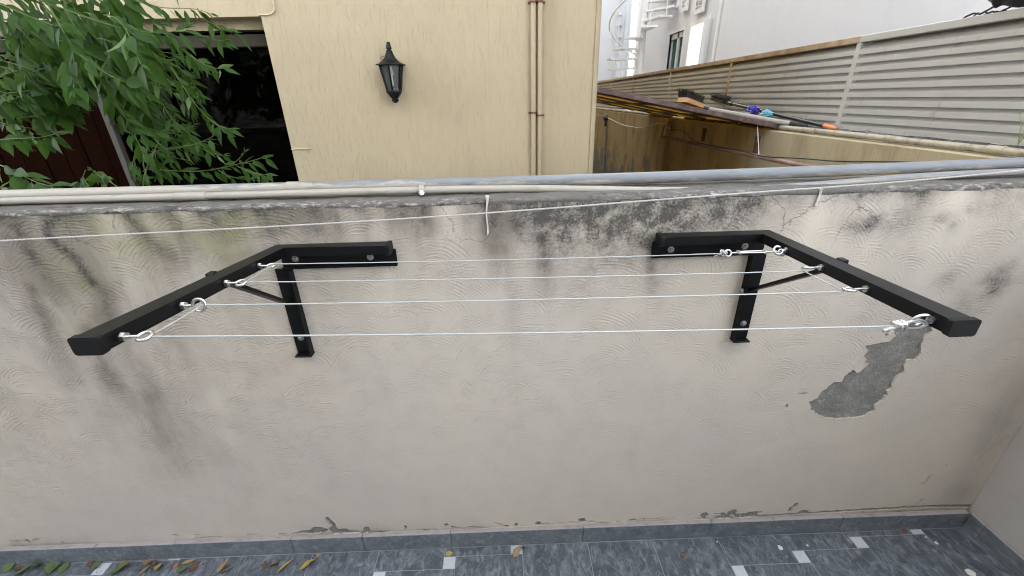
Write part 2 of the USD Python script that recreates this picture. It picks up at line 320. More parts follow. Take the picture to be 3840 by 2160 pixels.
def leaf_look(name, a, b_, under):
    g = G(); isl = g('geometry').random_per_island; bf = g('geometry').backfacing
    c = g.mix(isl, a, b_)
    c = g.mix(g.mr(g.noise(g.pos(), 160, 3.0), 0.4, 0.7, 0, 0.35), c, tuple(x*0.6 for x in a))
    c = g.mix(g.m('multiply', bf, 0.7), c, under)
    p = g('principled_bsdf', base_color=c, roughness=0.5, specular_ior_level=0.22); t = g('translucent_bsdf', color=g.mix(0.5, c, (0.12, 0.22, 0.03)))
    return g.done(name, g('mix_closure', fac=0.36, closure1=p.BSDF, closure2=t.BSDF).closure)
LEAF = leaf_look('green_leaf_look', (0.028, 0.078, 0.010), (0.17, 0.30, 0.05), (0.17, 0.27, 0.11))
TWIG = plain('green_twig', (0.10, 0.135, 0.045), 0.6, spec=0.2)
BARK = plain('grey_bark', (0.13, 0.11, 0.085), 0.9, var=0.4, sc=40, bump=0.004, bsc=60)
def dead_leaf(name, c): return plain(name, c, 0.75, var=0.35, sc=60)
DRY = [dead_leaf('dry_yellow_leaf', (0.31, 0.245, 0.06)), dead_leaf('dry_tan_leaf', (0.25, 0.17, 0.085)), dead_leaf('dry_brown_leaf', (0.10, 0.05, 0.03)), dead_leaf('fallen_green_leaf', (0.075, 0.125, 0.035)), dead_leaf('dry_orange_leaf', (0.22, 0.115, 0.05))]
BLACKM = plain('black_lantern_paint', (0.004, 0.0043, 0.0052), 0.45, var=0.3, sc=50, dirt=(0.009, 0.0095, 0.011), dsc=20, spec=0.2)
def pane_look(name, tint, rough=0.03, k=0.0, refl=0.9):
    g = G(); fr = g('fresnel', IOR=1.5).fac
    t = g('transparent_bsdf', color=tint); gl = g('glossy_bsdf', color=(refl, refl, refl), roughness=rough)
    o = g('mix_closure', fac=fr, closure1=t.BSDF, closure2=gl.BSDF).closure
    if k: o = g('mix_closure', fac=k, closure1=o, closure2=g('diffuse_bsdf', color=(0.5, 0.5, 0.5)).BSDF).closure
    return g.done(name, o)
PANE = pane_look('lantern_pane_look', (0.9, 0.9, 0.88), 0.12, 0.07, 0.5)
DGLASS = pane_look('door_glass_look', (0.30, 0.30, 0.31), 0.02, refl=0.5)
GREENG = plain('green_tinted_glass', (0.02, 0.11, 0.09), 0.08, spec=0.8)
BULB = plain('white_bulb', (0.86, 0.86, 0.84), 0.3); BULBB = plain('bulb_base', (0.62, 0.61, 0.58), 0.4)
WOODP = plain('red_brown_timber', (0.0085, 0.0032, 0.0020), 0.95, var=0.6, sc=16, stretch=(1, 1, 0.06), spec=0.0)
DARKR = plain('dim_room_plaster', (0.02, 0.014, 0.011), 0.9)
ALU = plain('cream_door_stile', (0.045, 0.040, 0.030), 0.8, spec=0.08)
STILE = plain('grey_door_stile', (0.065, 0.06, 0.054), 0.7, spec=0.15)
def sheet_look():
    g = G(); c = g.mix(g.noise(g.pos(), 6, 4.0), (0.50, 0.36, 0.10), (0.62, 0.47, 0.17))
    return g.done('yellow_roof_sheet_look', g('mix_closure', fac=0.6, closure1=g('diffuse_bsdf', color=c).BSDF, closure2=g('translucent_bsdf', color=c).BSDF).closure)
SHEET = sheet_look()
WHITEP = plain('white_paint', (0.74, 0.74, 0.73), 0.45, var=0.06)
CABLEB = plain('black_cable', (0.012, 0.012, 0.012), 0.5); CABLEW = plain('white_cable', (0.55, 0.53, 0.47), 0.5); CABLEC = plain('cream_cable', (0.52, 0.45, 0.31), 0.5)
EARTH = plain('concrete_yard', (0.20, 0.19, 0.17), 0.95, var=0.25, sc=3)
PLASTERDRIP = plain('dried_filler', (0.50, 0.475, 0.44), 0.8, var=0.25, sc=90)

# ================================================================== large structure
obj('neighbour_ground', box(-60, 60, 0.31, 80, -0.4, -0.06), EARTH, smooth=False, kind='structure')
FLOOR = thing('courtyard_floor', kind='structure')
obj('screed', box(-8, 2.34, -8, 0.30, -0.25, -0.0014), GROUT, FLOOR, smooth=False)
A_, B_ = 0.306, 0.054
s0 = np.array([1.566, -0.098]); la, lb = np.array([A_, B_]), np.array([-B_, A_])
clip = sbox(-2.85, -1.35, 2.122, -0.0215)
for i in range(-18, 8):
    for j in range(-6, 5):
        s = s0 + i*la + j*lb
        for nm, x0, y0, w, mt in (('floor_tile', s[0], s[1]+B_, A_, SLATE), ('white_inset_tile', s[0], s[1], B_, WHITET)):
            q = sbox(x0+0.0012, y0+0.0012, x0+w-0.0012, y0+w-0.0012).intersection(clip)
            if q.is_empty or q.area < 1e-5: continue
            x0_, y0_, x1_, y1_ = q.bounds; dz = rng.uniform(-0.0006, 0.0006)
            obj(nm, box(x0_, x1_, y0_, y1_, -0.0105, dz, 0.0008), mt, FLOOR, smooth=False)

# ---- boundary wall with trowelled render
WALL = thing('boundary_wall', 'weathered cream rendered boundary wall that carries the clothes line brackets', 'wall')
WT, WTOP = 0.19, 1.625
obj('core', box(-5.2, 2.135, 0.0060, WT, -0.2, WTOP-0.012), CONCRETE, WALL, smooth=False)
def px_poly(pts): return [tuple(at(x, y, Y=0)[[0, 2]]) for x, y in pts]
def rough_poly(pts, amp=0.004, step=0.006, seed=0):
    ring = LineString(list(pts)+[pts[0]]); n = int(ring.length/step); out = []
    for i in range(n):
        q = ring.interpolate(i*step); p3 = np.array([q.x*60, q.y*60, seed*3.1]); p4 = p3*3.3
        a = (meshkit.noise(p3)-0.5)*2*amp+(meshkit.noise(p4+9)-0.5)*1.4*amp; b = (meshkit.noise(p3+40)-0.5)*2*amp+(meshkit.noise(p4+70)-0.5)*1.4*amp
        out.append((q.x+a, q.y+b))
    return Polygon(out).buffer(0)
c0x, c0y, cs = 2900, 1100, 0.4141
peel = [(1195, 245), (1440, 300), (1440, 345), (1365, 390), (1335, 470), (1330, 545), (1290, 590), (1225, 600), (1185, 650), (1185, 700), (1090, 780), (1065, 860), (1025, 890), (1030, 930), (925, 1010), (910, 1055), (840, 1105), (720, 1130), (490, 1135), (380, 1085), (340, 1040), (315, 985), (400, 940), (440, 890), (545, 810), (620, 800), (640, 750), (720, 685), (775, 720), (860, 640), (800, 630), (860, 600), (820, 575), (860, 520), (835, 475), (940, 450), (1040, 440), (1100, 385), (1105, 335)]
holes = [rough_poly(px_poly([(c0x+cs*x, c0y+cs*y) for x, y in peel]), 0.0045, 0.005, 1)]
def chip(px, py, w, h, rot_=0, seed=0, amp=0.005):
    c = at(px, py, Y=0); e = at(px+10, py, Y=0); k = np.linalg.norm(e-c)/10
    p = affinity.rotate(affinity.scale(Point(c[0], c[2]).buffer(1, 8), w*k/2, h*k/2*1.25), rot_)
    return rough_poly(list(p.exterior.coords)[:-1], amp, 0.005, seed)
chips = [(1241, 1958, 20, 56, 20), (1160, 1994, 90, 22, 2), (1196, 1988, 70, 30, 0), (1255, 1988, 40, 40, 15), (780, 2014, 120, 7, 2), (1450, 1996, 120, 8, 2), (1560, 1988, 130, 8, 2), (1760, 1976, 120, 8, 2), (2120, 1958, 120, 6, 2), (2460, 1944, 140, 7, 2), (2745, 1922, 40, 24, 20), (2770, 1930, 60, 14, 0), (1290, 1991, 44, 26, 0), (1325, 1996, 60, 16, 0), (1376, 1986, 26, 26, 0), (1412, 1998, 22, 14, 0), (1522, 1977, 15, 16, 0), (1675, 1967, 16, 16, -30), (1620, 1984, 40, 8, 0), (1703, 1976, 26, 10, 0), (1868, 1962, 44, 8, -20), (1900, 1972, 26, 14, 0), (1936, 1968, 12, 16, 0), (1957, 1970, 8, 8, 0), (2018, 1963, 20, 18, 0), (2052, 1963, 34, 9, 0), (2184, 1952, 26, 24, 0), (2215, 1956, 38, 10, 0), (2262, 1959, 54, 8, 0), (2322, 1955, 24, 9, 0), (2372, 1950, 42, 13, 4), (2414, 1946, 11, 13, 0), (2640, 1932, 34, 26, 20), (2700, 1926, 50, 10, 5), (2712, 1935, 60, 16, 0), (2812, 1928, 62, 20, 4), (2840, 1918, 40, 10, 0), (2975, 1898, 16, 38, -35), (2962, 1914, 14, 14, 0), (3012, 1917, 44, 13, 6), (3092, 1917, 36, 8, 0), (3392, 1896, 16, 4, 0), (60, 2028, 50, 8, 4), (104, 2028, 24, 22, 0), (135, 2022, 38, 5, 4), (238, 2034, 12, 12, 0), (658, 2006, 24, 8, -6), (740, 2007, 26, 9, -12), (475, 2021, 12, 5, 0), (1120, 1998, 60, 10, 2), (1060, 2001, 36, 8, 0), (950, 2003, 60, 6, 0),
         (2950, 1520, 10, 11, 0), (3476, 1798, 7, 44, -15), (3448, 1880, 6, 26, -20), (3548, 1746, 6, 6, 0), (3330, 1242, 12, 9, 0), (3325, 1254, 6, 10, 0), (2077, 741, 76, 17, 3), (2108, 738, 26, 22, 0), (2425, 723, 26, 20, 0), (3010, 1475, 40, 5, 10)]
for i, (x, y, w, h, r_) in enumerate(chips): holes.append(chip(x, y, w, h, r_, i+3, 0.0028 if min(w, h) < 12 else 0.005))
# damp line above the skirting on the right and the open corner joint
holes.append(rough_poly(px_poly([(2600, 1944), (2900, 1927), (3200, 1908), (3500, 1892), (3660, 1890), (3660, 1903), (3500, 1903), (3200, 1919), (2900, 1936), (2600, 1950)]), 0.003, 0.006, 77))
for l in ([(3660, 1730), (3700, 1690), (3735, 1655), (3768, 1640), (3790, 1625), (3822, 1600), (3800, 1620)], [(3700, 1100), (3735, 1085)]):
    holes.append(rough_poly(list(LineString(px_poly(l)).buffer(0.0022).exterior.coords)[:-1], 0.002, 0.004, 91) if len(l) > 3 else Polygon(px_poly(l+[(3716, 1098)])).buffer(0.0005))
skin_all = sbox(-2.75, 0.100, 2.137, 1.612)
hole_u = unary_union([h for h in holes if not h.is_empty]).buffer(0)
skin = skin_all.difference(hole_u)
def mesh_region(poly, step, bstep):
    pts = []
    for pg in getattr(poly, 'geoms', [poly]):
        for ring in [pg.exterior]+list(pg.interiors):
            n = max(8, int(ring.length/bstep)); pts += [ring.interpolate(i/n, normalized=True).coords[0] for i in range(n)]
            pts += list(ring.coords)[:-1]
    x0, y0, x1, y1 = poly.bounds; gx, gy = np.meshgrid(np.arange(x0, x1, step), np.arange(y0, y1, step)); gp = np.c_[gx.ravel(), gy.ravel()]
    gp = gp + np.random.default_rng(3).uniform(-.2, .2, gp.shape)*step
    inner = poly.buffer(-bstep*0.8); gp = gp[contains_xy(inner, gp[:, 0], gp[:, 1])]
    P = np.unique(np.round(np.vstack([np.array(pts), gp]), 5), axis=0); tri = Delaunay(P).simplices; c = P[tri].mean(1)
    a = P[tri]; area = np.abs(np.cross(a[:, 1]-a[:, 0], a[:, 2]-a[:, 0]))
    return P, tri[contains_xy(poly, c[:, 0], c[:, 1]) & (area > 1e-9)]
SP, ST = mesh_region(skin, 0.016, 0.0045)
def strip_from_rings(poly, y0, y1):
    V, F = [], []
    for pg in getattr(poly, 'geoms', [poly]):
        for ring in [pg.exterior]+list(pg.interiors):
            c = np.array(ring.coords)[:-1]; k = len(V); n = len(c)
            V += [(x, y0, z) for x, z in c]+[(x, y1, z) for x, z in c]
            for i in range(n):
                a, b = k+i, k+(i+1) % n; F += [(a, b, b+n), (a, b+n, a+n)]
    return np.array(V), np.array(F)
y_skin = -0.0015*(meshkit.fbm(np.c_[SP[:, 0]*2.2, SP[:, 1]*2.2, 0*SP[:, 0]], 3)-0.5)*2
front = np.c_[SP[:, 0], y_skin, SP[:, 1]]; t = ST.copy()
nn = np.cross(front[t[:, 1]]-front[t[:, 0]], front[t[:, 2]]-front[t[:, 0]]); t[nn[:, 1] > 0] = t[nn[:, 1] > 0][:, ::-1]
EV, EF = strip_from_rings(skin, -0.001, 0.0075)
verts = np.vstack([front, EV]); faces = np.vstack([t, EF+len(front)])
# grime: r black mould, g green algae, b brown run-off and shade painted on the left; along lines that follow the stains of the wall
def seg_field(line, w, pts, fade=True):
    L = np.array([at(x, y, Y=0)[[0, 2]] for x, y in line]); L = spline(L, 8); best = np.full(len(pts), 9.0); tt = np.zeros(len(pts))
    for i in range(len(L)-1):
        a, b = L[i], L[i+1]; d = b-a; t_ = np.clip(((pts-a)@d)/(d@d+1e-12), 0, 1); r_ = np.linalg.norm(pts-(a+t_[:, None]*d), axis=1)
        m = r_ < best; best[m] = r_[m]; tt[m] = (i+t_[m])/(len(L)-1)
    w_ = w*(0.6+0.9*tt); return np.exp(-(best/w_)**2)*((1-tt)**0.6 if fade else 1)
def blob(px, py, w, h, pts):
    c = at(px, py, Y=0)[[0, 2]]; k = np.linalg.norm(at(px+10, py, Y=0)-at(px, py, Y=0))/10
    return np.exp(-(((pts[:, 0]-c[0])/(w*k/2))**2+((pts[:, 1]-c[1])/(h*k/2*1.2))**2))
pts = verts[:, [0, 2]]; gr = np.zeros((len(pts), 3)); top = 1.6-pts[:, 1]
nz = meshkit.fbm(np.c_[pts*[4.0, 1.2], 0*pts[:, 0]], 4); nz2 = meshkit.fbm(np.c_[pts*[9.0, 1.6], 0*pts[:, 0]+5], 4)
gr[:, 0] += np.exp(-top/0.045)*0.6*np.clip(nz2*2-0.35, 0, 1)+np.exp(-top/0.16)*0.30*np.clip(nz2*3-1.1, 0, 1)
gr[:, 0] += np.exp(-(top/0.15)**2)*np.clip((nz-0.38)*2.2, 0, 1)*0.75*np.exp(-((pts[:, 0]-0.45)/0.55)**4)
for line, w, s_ in [([(60, 800), (95, 900), (140, 990), (190, 1060), (200, 1150)], 0.035, 0.42), ([(200, 800), (270, 960), (310, 1000), (330, 1040), (380, 1085), (400, 1180), (440, 1290)], 0.028, 0.62),
                    ([(470, 800), (560, 900), (640, 960), (720, 1000)], 0.03, 0.40), ([(440, 1240), (520, 1380), (610, 1500), (660, 1680)], 0.045, 0.12), ([(1080, 780), (1090, 860)], 0.03, 0.25), ([(960, 780), (1000, 850), (1010, 900)], 0.022, 0.3), ([(120, 1080), (200, 1280), (300, 1460)], 0.03, 0.22), ([(2040, 900), (2055, 1150)], 0.03, 0.25), ([(2440, 900), (2445, 1120)], 0.02, 0.25), ([(620, 790), (700, 900), (760, 980)], 0.028, 0.32), ([(760, 790), (830, 880), (860, 930)], 0.03, 0.2),
                    ([(1170, 770), (1175, 850), (1190, 900)], 0.03, 0.25), ([(1600, 760), (1590, 870), (1600, 900)], 0.03, 0.25), ([(1840, 760), (1860, 880), (1862, 960)], 0.03, 0.3), ([(1930, 780), (1935, 880)], 0.015, 0.5),
                    ([(330, 1240), (400, 1400), (520, 1590)], 0.04, 0.22), ([(560, 1500), (640, 1700), (700, 1800)], 0.05, 0.15)]:
    gr[:, 0] += seg_field(line, w*.75, pts)*s_*2.4*np.clip(.6+nz2*.8, 0, 1.3); gr[:, 2] += seg_field(line, w*1.5, pts)*s_*2.6
for px, py, w, h, s_ in [(2150, 830, 330, 170, .62), (2420, 830, 380, 210, .62), (2330, 900, 420, 200, .40), (2010, 830, 160, 180, .45), (2760, 800, 150, 130, .75), (2640, 800, 160, 150, .5), (2850, 760, 120, 90, .4), (2070, 900, 160, 200, .35), (2200, 1060, 160, 200, .28), (2480, 1050, 120, 260, .2),
                         (3245, 712, 140, 45, 1.2), (3460, 705, 80, 35, .9), (3690, 690, 40, 40, .9), (3230, 850, 150, 65, .62), (3290, 825, 60, 40, .6), (3530, 818, 50, 40, .7), (3570, 850, 60, 70, .35), (3640, 780, 40, 40, .4), (3745, 1070, 90, 90, .75), (3720, 1040, 80, 60, .5), (3560, 1045, 80, 60, .5), (3620, 1150, 160, 120, .4), (3790, 990, 60, 60, .35), (3700, 780, 120, 50, .35), (3330, 830, 200, 150, .22), (2360, 1700, 60, 40, .12)]:
    gr[:, 0] += blob(px, py, w, h, pts)*s_
gr[:, 2] += 0.50*np.exp(-((pts[:, 0]+1.6)/1.0)**4)*np.clip((pts[:, 1]+0.1)/1.4, 0, 1)*np.clip(0.35+nz*1.2, 0, 1)  # broad left field: run-off brown that also paints in the shade there
for px, py, w, h, s_ in [(330, 800, 320, 140, .55), (480, 930, 240, 200, .7), (200, 1010, 200, 160, .45), (640, 860, 240, 160, .5), (830, 920, 200, 160, .9), (950, 800, 220, 110, .7), (880, 850, 130, 120, .6), (350, 1070, 160, 140, .5), (270, 1200, 160, 160, .3), (2350, 800, 200, 120, .25)]:
    gr[:, 1] += blob(px, py, w, h, pts)*s_
gr[:, 0] += 0.8*np.exp(-((pts[:, 1]-0.10)/0.010)**2)*np.clip(nz*2.2-.5, 0, 1)
gr[:, 2] += np.exp(-top/0.22)*(0.45+0.45*np.clip((0.35-pts[:, 0])/0.6, 0, 1))*np.clip((nz2-0.25)*2.8, 0, 1)
gr[:, 2] += 0.55*np.exp(-((pts[:, 1]-0.10)/0.05)**2)*np.clip((nz-0.3)*2, 0, 1)
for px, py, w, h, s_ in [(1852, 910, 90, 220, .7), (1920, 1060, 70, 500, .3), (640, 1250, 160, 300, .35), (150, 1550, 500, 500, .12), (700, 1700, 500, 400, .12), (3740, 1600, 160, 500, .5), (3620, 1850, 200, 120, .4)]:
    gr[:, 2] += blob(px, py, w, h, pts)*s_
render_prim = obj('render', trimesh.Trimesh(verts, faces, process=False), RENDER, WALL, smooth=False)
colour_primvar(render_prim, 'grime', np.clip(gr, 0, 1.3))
# rounded, flaking cement top
prof = [(0.0032, 1.602), (-0.0012, 1.607), (-0.0022, 1.613), (0.001, 1.619), (0.008, 1.623), (0.022, 1.625), (0.05, 1.626), (0.10, 1.627), (0.15, 1.627), (0.185, 1.624), (0.194, 1.612), (0.192, 1.585)]
xs = np.arange(-5.2, 2.14, 0.012); V = []
for x in xs:
    for i, (y, z) in enumerate(prof):
        p3 = np.array([x*14, y*40, z*40]); k = 0.5 if i in (0, len(prof)-1) else 1.0
        V.append((x, y+k*0.007*(meshkit.fbm(p3, 3)-0.5), z+k*0.007*(meshkit.fbm(p3+31, 3)-0.5)+0.006*(meshkit.noise(np.array([x*1.2, 0.3, 0]))-0.5)))
n_ = len(prof); F = [(i*n_+j, i*n_+j+1, (i+1)*n_+j+1) for i in range(len(xs)-1) for j in range(n_-1)]+[(i*n_+j, (i+1)*n_+j+1, (i+1)*n_+j) for i in range(len(xs)-1) for j in range(n_-1)]
obj('cement_top', trimesh.Trimesh(np.array(V), np.array(F)[:, ::-1], process=False), CAPL, WALL, smooth=True)
jx = [-3.0, -2.45, -1.9, -1.545, -1.02, -0.695, -0.291, 0.318, 0.913, 1.203, 1.528, 1.813, 2.1215]
for a, b in zip(jx[:-1], jx[1:]):
    obj('skirting_tile', box(a+0.0008, b-0.0008, -0.0205+rng.uniform(-.0008, .0008), -0.0012, 0.0005, 0.1+rng.uniform(-.001, .001), 0.0015), SLATE2, WALL, smooth=False)
obj('skirting_bedding', box(-3.0, 2.12, -0.0011, 0.0055, 0.0, 0.099), PLASTERDRIP, WALL, smooth=False)

SIDE = thing('side_wall', 'plain rendered side wall that closes the courtyard at the right corner', 'wall')
obj('render', box(2.14, 2.34, -4.19, 0.19, -0.2, WTOP, 0.006), RENDER2, SIDE, smooth=False)
ys = [-0.0215, -0.085, -0.72, -1.35]
for a, b in zip(ys[:-1], ys[1:]):
    obj('skirting_tile', box(2.1225, 2.1385, b+0.0008, a-0.0008, 0.0005, 0.1, 0.0015), SLATE2, SIDE, smooth=False)

# ---- neighbour's cream house
HS = thing('cream_house', 'cream rendered house with vertical drip texture and dark door recess', 'house')
HY = 1.9
obj('wall', cat(box(-1.519, 0.64, HY, HY+0.25, -0.2, 7.6), box(-4.3, -1.5195, HY, HY+0.25, 2.419, 7.6), box(-7.0, -4.3005, HY, HY+0.25, -0.2, 7.6), box(0.43, 0.672, HY+0.2505, 14.0, -0.2, 7.6), box(-7.0, -6.8, HY+0.2505, 14.0, -0.2, 7.6), box(-6.799, 0.4295, 13.8, 14.0, -0.2, 7.6)), HOUSE, HS, smooth=False)
pr = [(0.6405, 0.0), (0.6405, -0.008)]+[(0.642+0.038*math.sin(a), 0.030-0.042*math.cos(a)) for a in np.radians(np.linspace(0, 90, 9))]+[(0.68, 0.2), (0.6405, 0.2)]
cm = extrude(Polygon(pr), 7.7); cm.apply_translation((0, HY, -0.15)); obj('corner_bead', cm, HOUSE, HS, smooth=40)
obj('roof', box(-7.0, 0.68, HY, 14.0, 7.6, 7.75), EARTH, HS, smooth=False)
obj('door_header', cat(box(-4.3, -1.5195, HY+0.1, HY+0.2, 2.36, 2.4185), ), HOUSE, HS, smooth=False)
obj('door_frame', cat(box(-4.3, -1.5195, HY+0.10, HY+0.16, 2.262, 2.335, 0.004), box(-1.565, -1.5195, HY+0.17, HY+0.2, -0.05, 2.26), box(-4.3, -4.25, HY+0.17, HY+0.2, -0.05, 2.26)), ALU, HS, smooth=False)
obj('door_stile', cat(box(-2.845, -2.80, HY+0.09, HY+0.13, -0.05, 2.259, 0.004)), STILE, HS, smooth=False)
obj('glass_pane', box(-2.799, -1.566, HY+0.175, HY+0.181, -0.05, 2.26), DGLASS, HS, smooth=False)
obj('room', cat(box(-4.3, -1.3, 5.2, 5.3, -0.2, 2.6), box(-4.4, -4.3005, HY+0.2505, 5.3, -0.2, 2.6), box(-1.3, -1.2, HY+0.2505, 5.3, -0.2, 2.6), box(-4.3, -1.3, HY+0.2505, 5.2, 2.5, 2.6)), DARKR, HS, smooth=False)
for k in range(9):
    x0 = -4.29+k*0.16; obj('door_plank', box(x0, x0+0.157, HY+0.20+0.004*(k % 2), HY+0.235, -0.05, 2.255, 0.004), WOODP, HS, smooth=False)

# ---- neighbour's side boundary wall, in line with the courtyard's side wall
YW = thing('ochre_boundary_wall', 'peeling ochre boundary wall running back below the louvre fence', 'wall')
obj('near_panel', box(2.14, 2.62, 0.195, 2.45, -0.2, 1.622, 0.006), SAND, YW, smooth=False, label='pale sand coloured stretch of the wall')
obj('middle_panel', box(2.145, 2.62, 2.4505, 4.28, -0.2, 1.618), OCHRE, YW, smooth=False)
obj('pilaster', box(2.085, 2.60, 4.2805, 4.42, -0.2, 1.60, 0.004), OCHRE, YW, smooth=False)
obj('far_panel', box(2.15, 2.62, 4.4205, 14.0, -0.2, 1.622), OCHRE, YW, smooth=False)
# lumpy felt strip along the foot of the fence
xs_ = np.arange(0.2, 4.2, 0.03); V, F = [], []
for i, y in enumerate(xs_):
    w0 = 2.235+0.03*(meshkit.fbm(np.array([y*6, 1, 0]), 4)-0.5)*2
    for j, xx in enumerate(np.linspace(w0, 2.415, 7)):
        V.append((xx, y, 1.6225+(0.0 if j == 0 else 0.012+0.03*meshkit.fbm(np.array([y*9, xx*14, 2]), 4))))
for i in range(len(xs_)-1):
    for j in range(6): a = i*7+j; F += [(a, a+7, a+8), (a, a+8, a+1)]
obj('felt_strip', trimesh.Trimesh(V, np.array(F)[:, ::-1], process=False), FELT, YW, smooth=True)

# ---- white house beyond the fence
WX = 4.5
WH = thing('white_house', 'tall white rendered house with green window beyond the louvre fence', 'house')
def wpx(x, y): return at(x, y, X=WX)
wtl, wtr = wpx(2514, 131), wpx(2567, 115); dtl, dtr = wpx(2596, 101), wpx(2662, 80)
wy0, wy1, wz1 = wtr[1], wtl[1], wtl[2]; dy0, dy1, dz1 = dtr[1], dtl[1], dtl[2]; HT = 12.0; ZB = 1.0
obj('wall', cat(box(WX, WX+.3, -1.5, dy0-0.0, -0.2, HT), box(WX, WX+.3, dy0, dy1, dz1, HT), box(WX, WX+.3, dy1, wy0, -0.2, HT), box(WX, WX+.3, wy0, wy1, wz1, HT), box(WX, WX+.3, wy0, wy1, -0.2, 2.0), box(WX, WX+.3, dy0, dy1, -0.2, 1.5), box(WX, WX+.3, wy1, 14.5, -0.2, HT)), WHITEW, WH, smooth=False)
wf = thing('window', parent=WH)
obj('frame', cat(box(WX-.02, WX+.05, wy0-.05, wy0, 2.0, wz1+.06), box(WX-.02, WX+.05, wy1, wy1+.05, 2.0, wz1+.06), box(WX-.02, WX+.05, wy0, wy1, wz1, wz1+.06), box(WX+.04, WX+.09, (wy0+wy1)/2-.05, (wy0+wy1)/2+.05, 2.0, wz1-.001), box(WX+.04, WX+.09, wy0+.001, wy1-.001, wz1-.12, wz1-.002)), WHITEP, wf, smooth=False)
obj('pane', box(WX+.10, WX+.11, wy0, wy1, 2.0, wz1), GREENG, wf, smooth=False)
df = thing('doorway', parent=WH)
obj('frame', cat(box(WX-.03, WX+.06, dy0-.07, dy0-.001, 1.5, dz1+.1), box(WX-.03, WX+.06, dy1+.001, dy1+.07, 1.5, dz1+.1), box(WX-.03, WX+.06, dy0, dy1, dz1+.001, dz1+.1)), WHITEP, df, smooth=False)
obj('reveal', box(WX+.301, WX+1.2, dy1-.05, dy1+.02, 1.5, dz1), WHITEB, df, smooth=False)
obj('back_wall', box(WX+1.201, WX+1.25, dy0-.6, dy1+.1, 1.0, dz1+.3), plain('dim_interior', (0.35, 0.34, 0.31), 0.8), df, smooth=False)
obj('open_door_leaf', box(WX-.16, WX-.001, dy0-.12, dy0-.072, 1.5, dz1+.02, 0.004), WHITEP, df, smooth=False)
for (xl, yb, xr) in ((2566, 47, 2588), (2616, 54, 2650)):
    a, b = wpx(xl, yb), wpx(xr, yb-8); sh = thing('shutter', parent=WH); y0_, y1_, z0_ = min(a[1], b[1]), max(a[1], b[1]), (a[2]+b[2])/2
    obj('frame', cat(box(WX-.10, WX-.05, y0_, y0_+.06, z0_, z0_+1.4), box(WX-.10, WX-.05, y1_-.06, y1_, z0_, z0_+1.4), box(WX-.10, WX-.05, y0_+.06, y1_-.06, z0_, z0_+.09)), WHITEP, sh, smooth=False)
    for k in range(12):
        m = box(-.03, .03, y0_+.061, y1_-.061, -.006, .006); m.apply_transform(trimesh.transformations.rotation_matrix(math.radians(-40), (0, 1, 0))); m.apply_translation((WX-.075, 0, z0_+.14+k*.105)); obj('slat', m, WHITEP, sh, smooth=False)
e0 = wpx(2690, 0); obj('projecting_wall', box(WX-.09, WX-.001, -1.5, e0[1]-.5, -0.2, HT-.01, .004), WHITEW, WH, smooth=False)
obj('rain_pipe', tube([(WX-.06, e0[1]-.38, 0), (WX-.06, e0[1]-.38, HT-.1)], .055, 10), WHITEP, WH)
FB = thing('far_white_building', 'bluish white building with pipes behind the spiral staircase', 'building')
obj('wall', box(-3, 4.49, 14.6, 15.0, -0.2, 9), WHITEB, FB, smooth=False)
for xx, rr in ((2345, .07), (2356, .05), (2310, .025), (2320, .025)):
    p = at(xx, 60, Y=14.5); q = at(xx-9, 270, Y=14.5); obj('wall_pipe', tube([(q[0], 14.5, 0), (q[0], 14.5, 8)], rr, 10), WHITEB, FB)
for y_ in (45, 85, 130): p = at(2328, y_, Y=14.4); obj('pipe_collar', lathe([(.02, -.08), (.09, -.08), (.09, .08), (.02, .08)], 12, (p[0], 14.5, p[2])), WHITEB, FB)

# unseen house behind viewer, mirrored in door glass; left wing added to shape light
obj('unseen_shade_house', cat(box(-9, 2.339, -4.5, -4.2, -0.2, 11.0), box(-3.9, -3.6, -4.199, -0.3, -0.2, 9.0)), plain('shade_house_grey', (0.22, 0.22, 0.215), 0.8), smooth=False, kind='structure')  # heights and grey tone set to cut the light on the courtyard
# ================================================================== louvre fence
FX, FZ0, FZ1 = 2.40, 1.655, 2.225
FN = thing('louvre_fence', 'grey beige metal louvre fence standing on the ochre boundary wall', 'fence')
posts = [0.15, 1.84, 3.53, 5.23, 7.02, 8.72, 10.42]
NS = 10
for i, y in enumerate(posts):
    obj('post', box(FX-.004, FX+.056, y-.02, y+.02, FZ0-.03, FZ1-.041, 0.002), FRUST if i in (2, 4) else FENCE, FN, smooth=False)
for i, (a, b) in enumerate(zip(posts[:-1], posts[1:])):
    pit = (FZ1-.040-FZ0)/(NS+.25)
    for k in range(NS):
        z = FZ0+.004+k*pit; th = 0.0012
        pf = np.array([(-.002, -.010), (-.002, .017), (.007, .0195), (.078, pit+.018), (.078, pit+.016), (.0, -.010)])
        P3 = np.array([(FX+x, yy, z+zz) for yy in (a+.0205, b-.0205) for x, zz in pf]); n = len(pf)
        Fq = []
        for j in range(n): q, w = j, (j+1) % n; Fq += [(q, w, w+n), (q, w+n, q+n)]
        Fq += [(0, 2, 1), (0, 5, 2), (5, 3, 2), (5, 4, 3), (n, n+1, n+2), (n, n+2, n+5), (n+5, n+2, n+3), (n+5, n+3, n+4)]
        obj('slat', trimesh.Trimesh(P3, Fq, process=False), FENCE, FN, smooth=False)
    obj('top_rail', box(FX-.008, FX+.085, a+.0002, b-.0002, FZ1-.04, FZ1, 0.003), FRUST if i in (1, 2, 3) else FENCE, FN, smooth=False)
obj('top_rail', box(FX-.008, FX+.085, -0.3, 0.15, FZ1-.04, FZ1, 0.003), FENCE, FN, smooth=False)
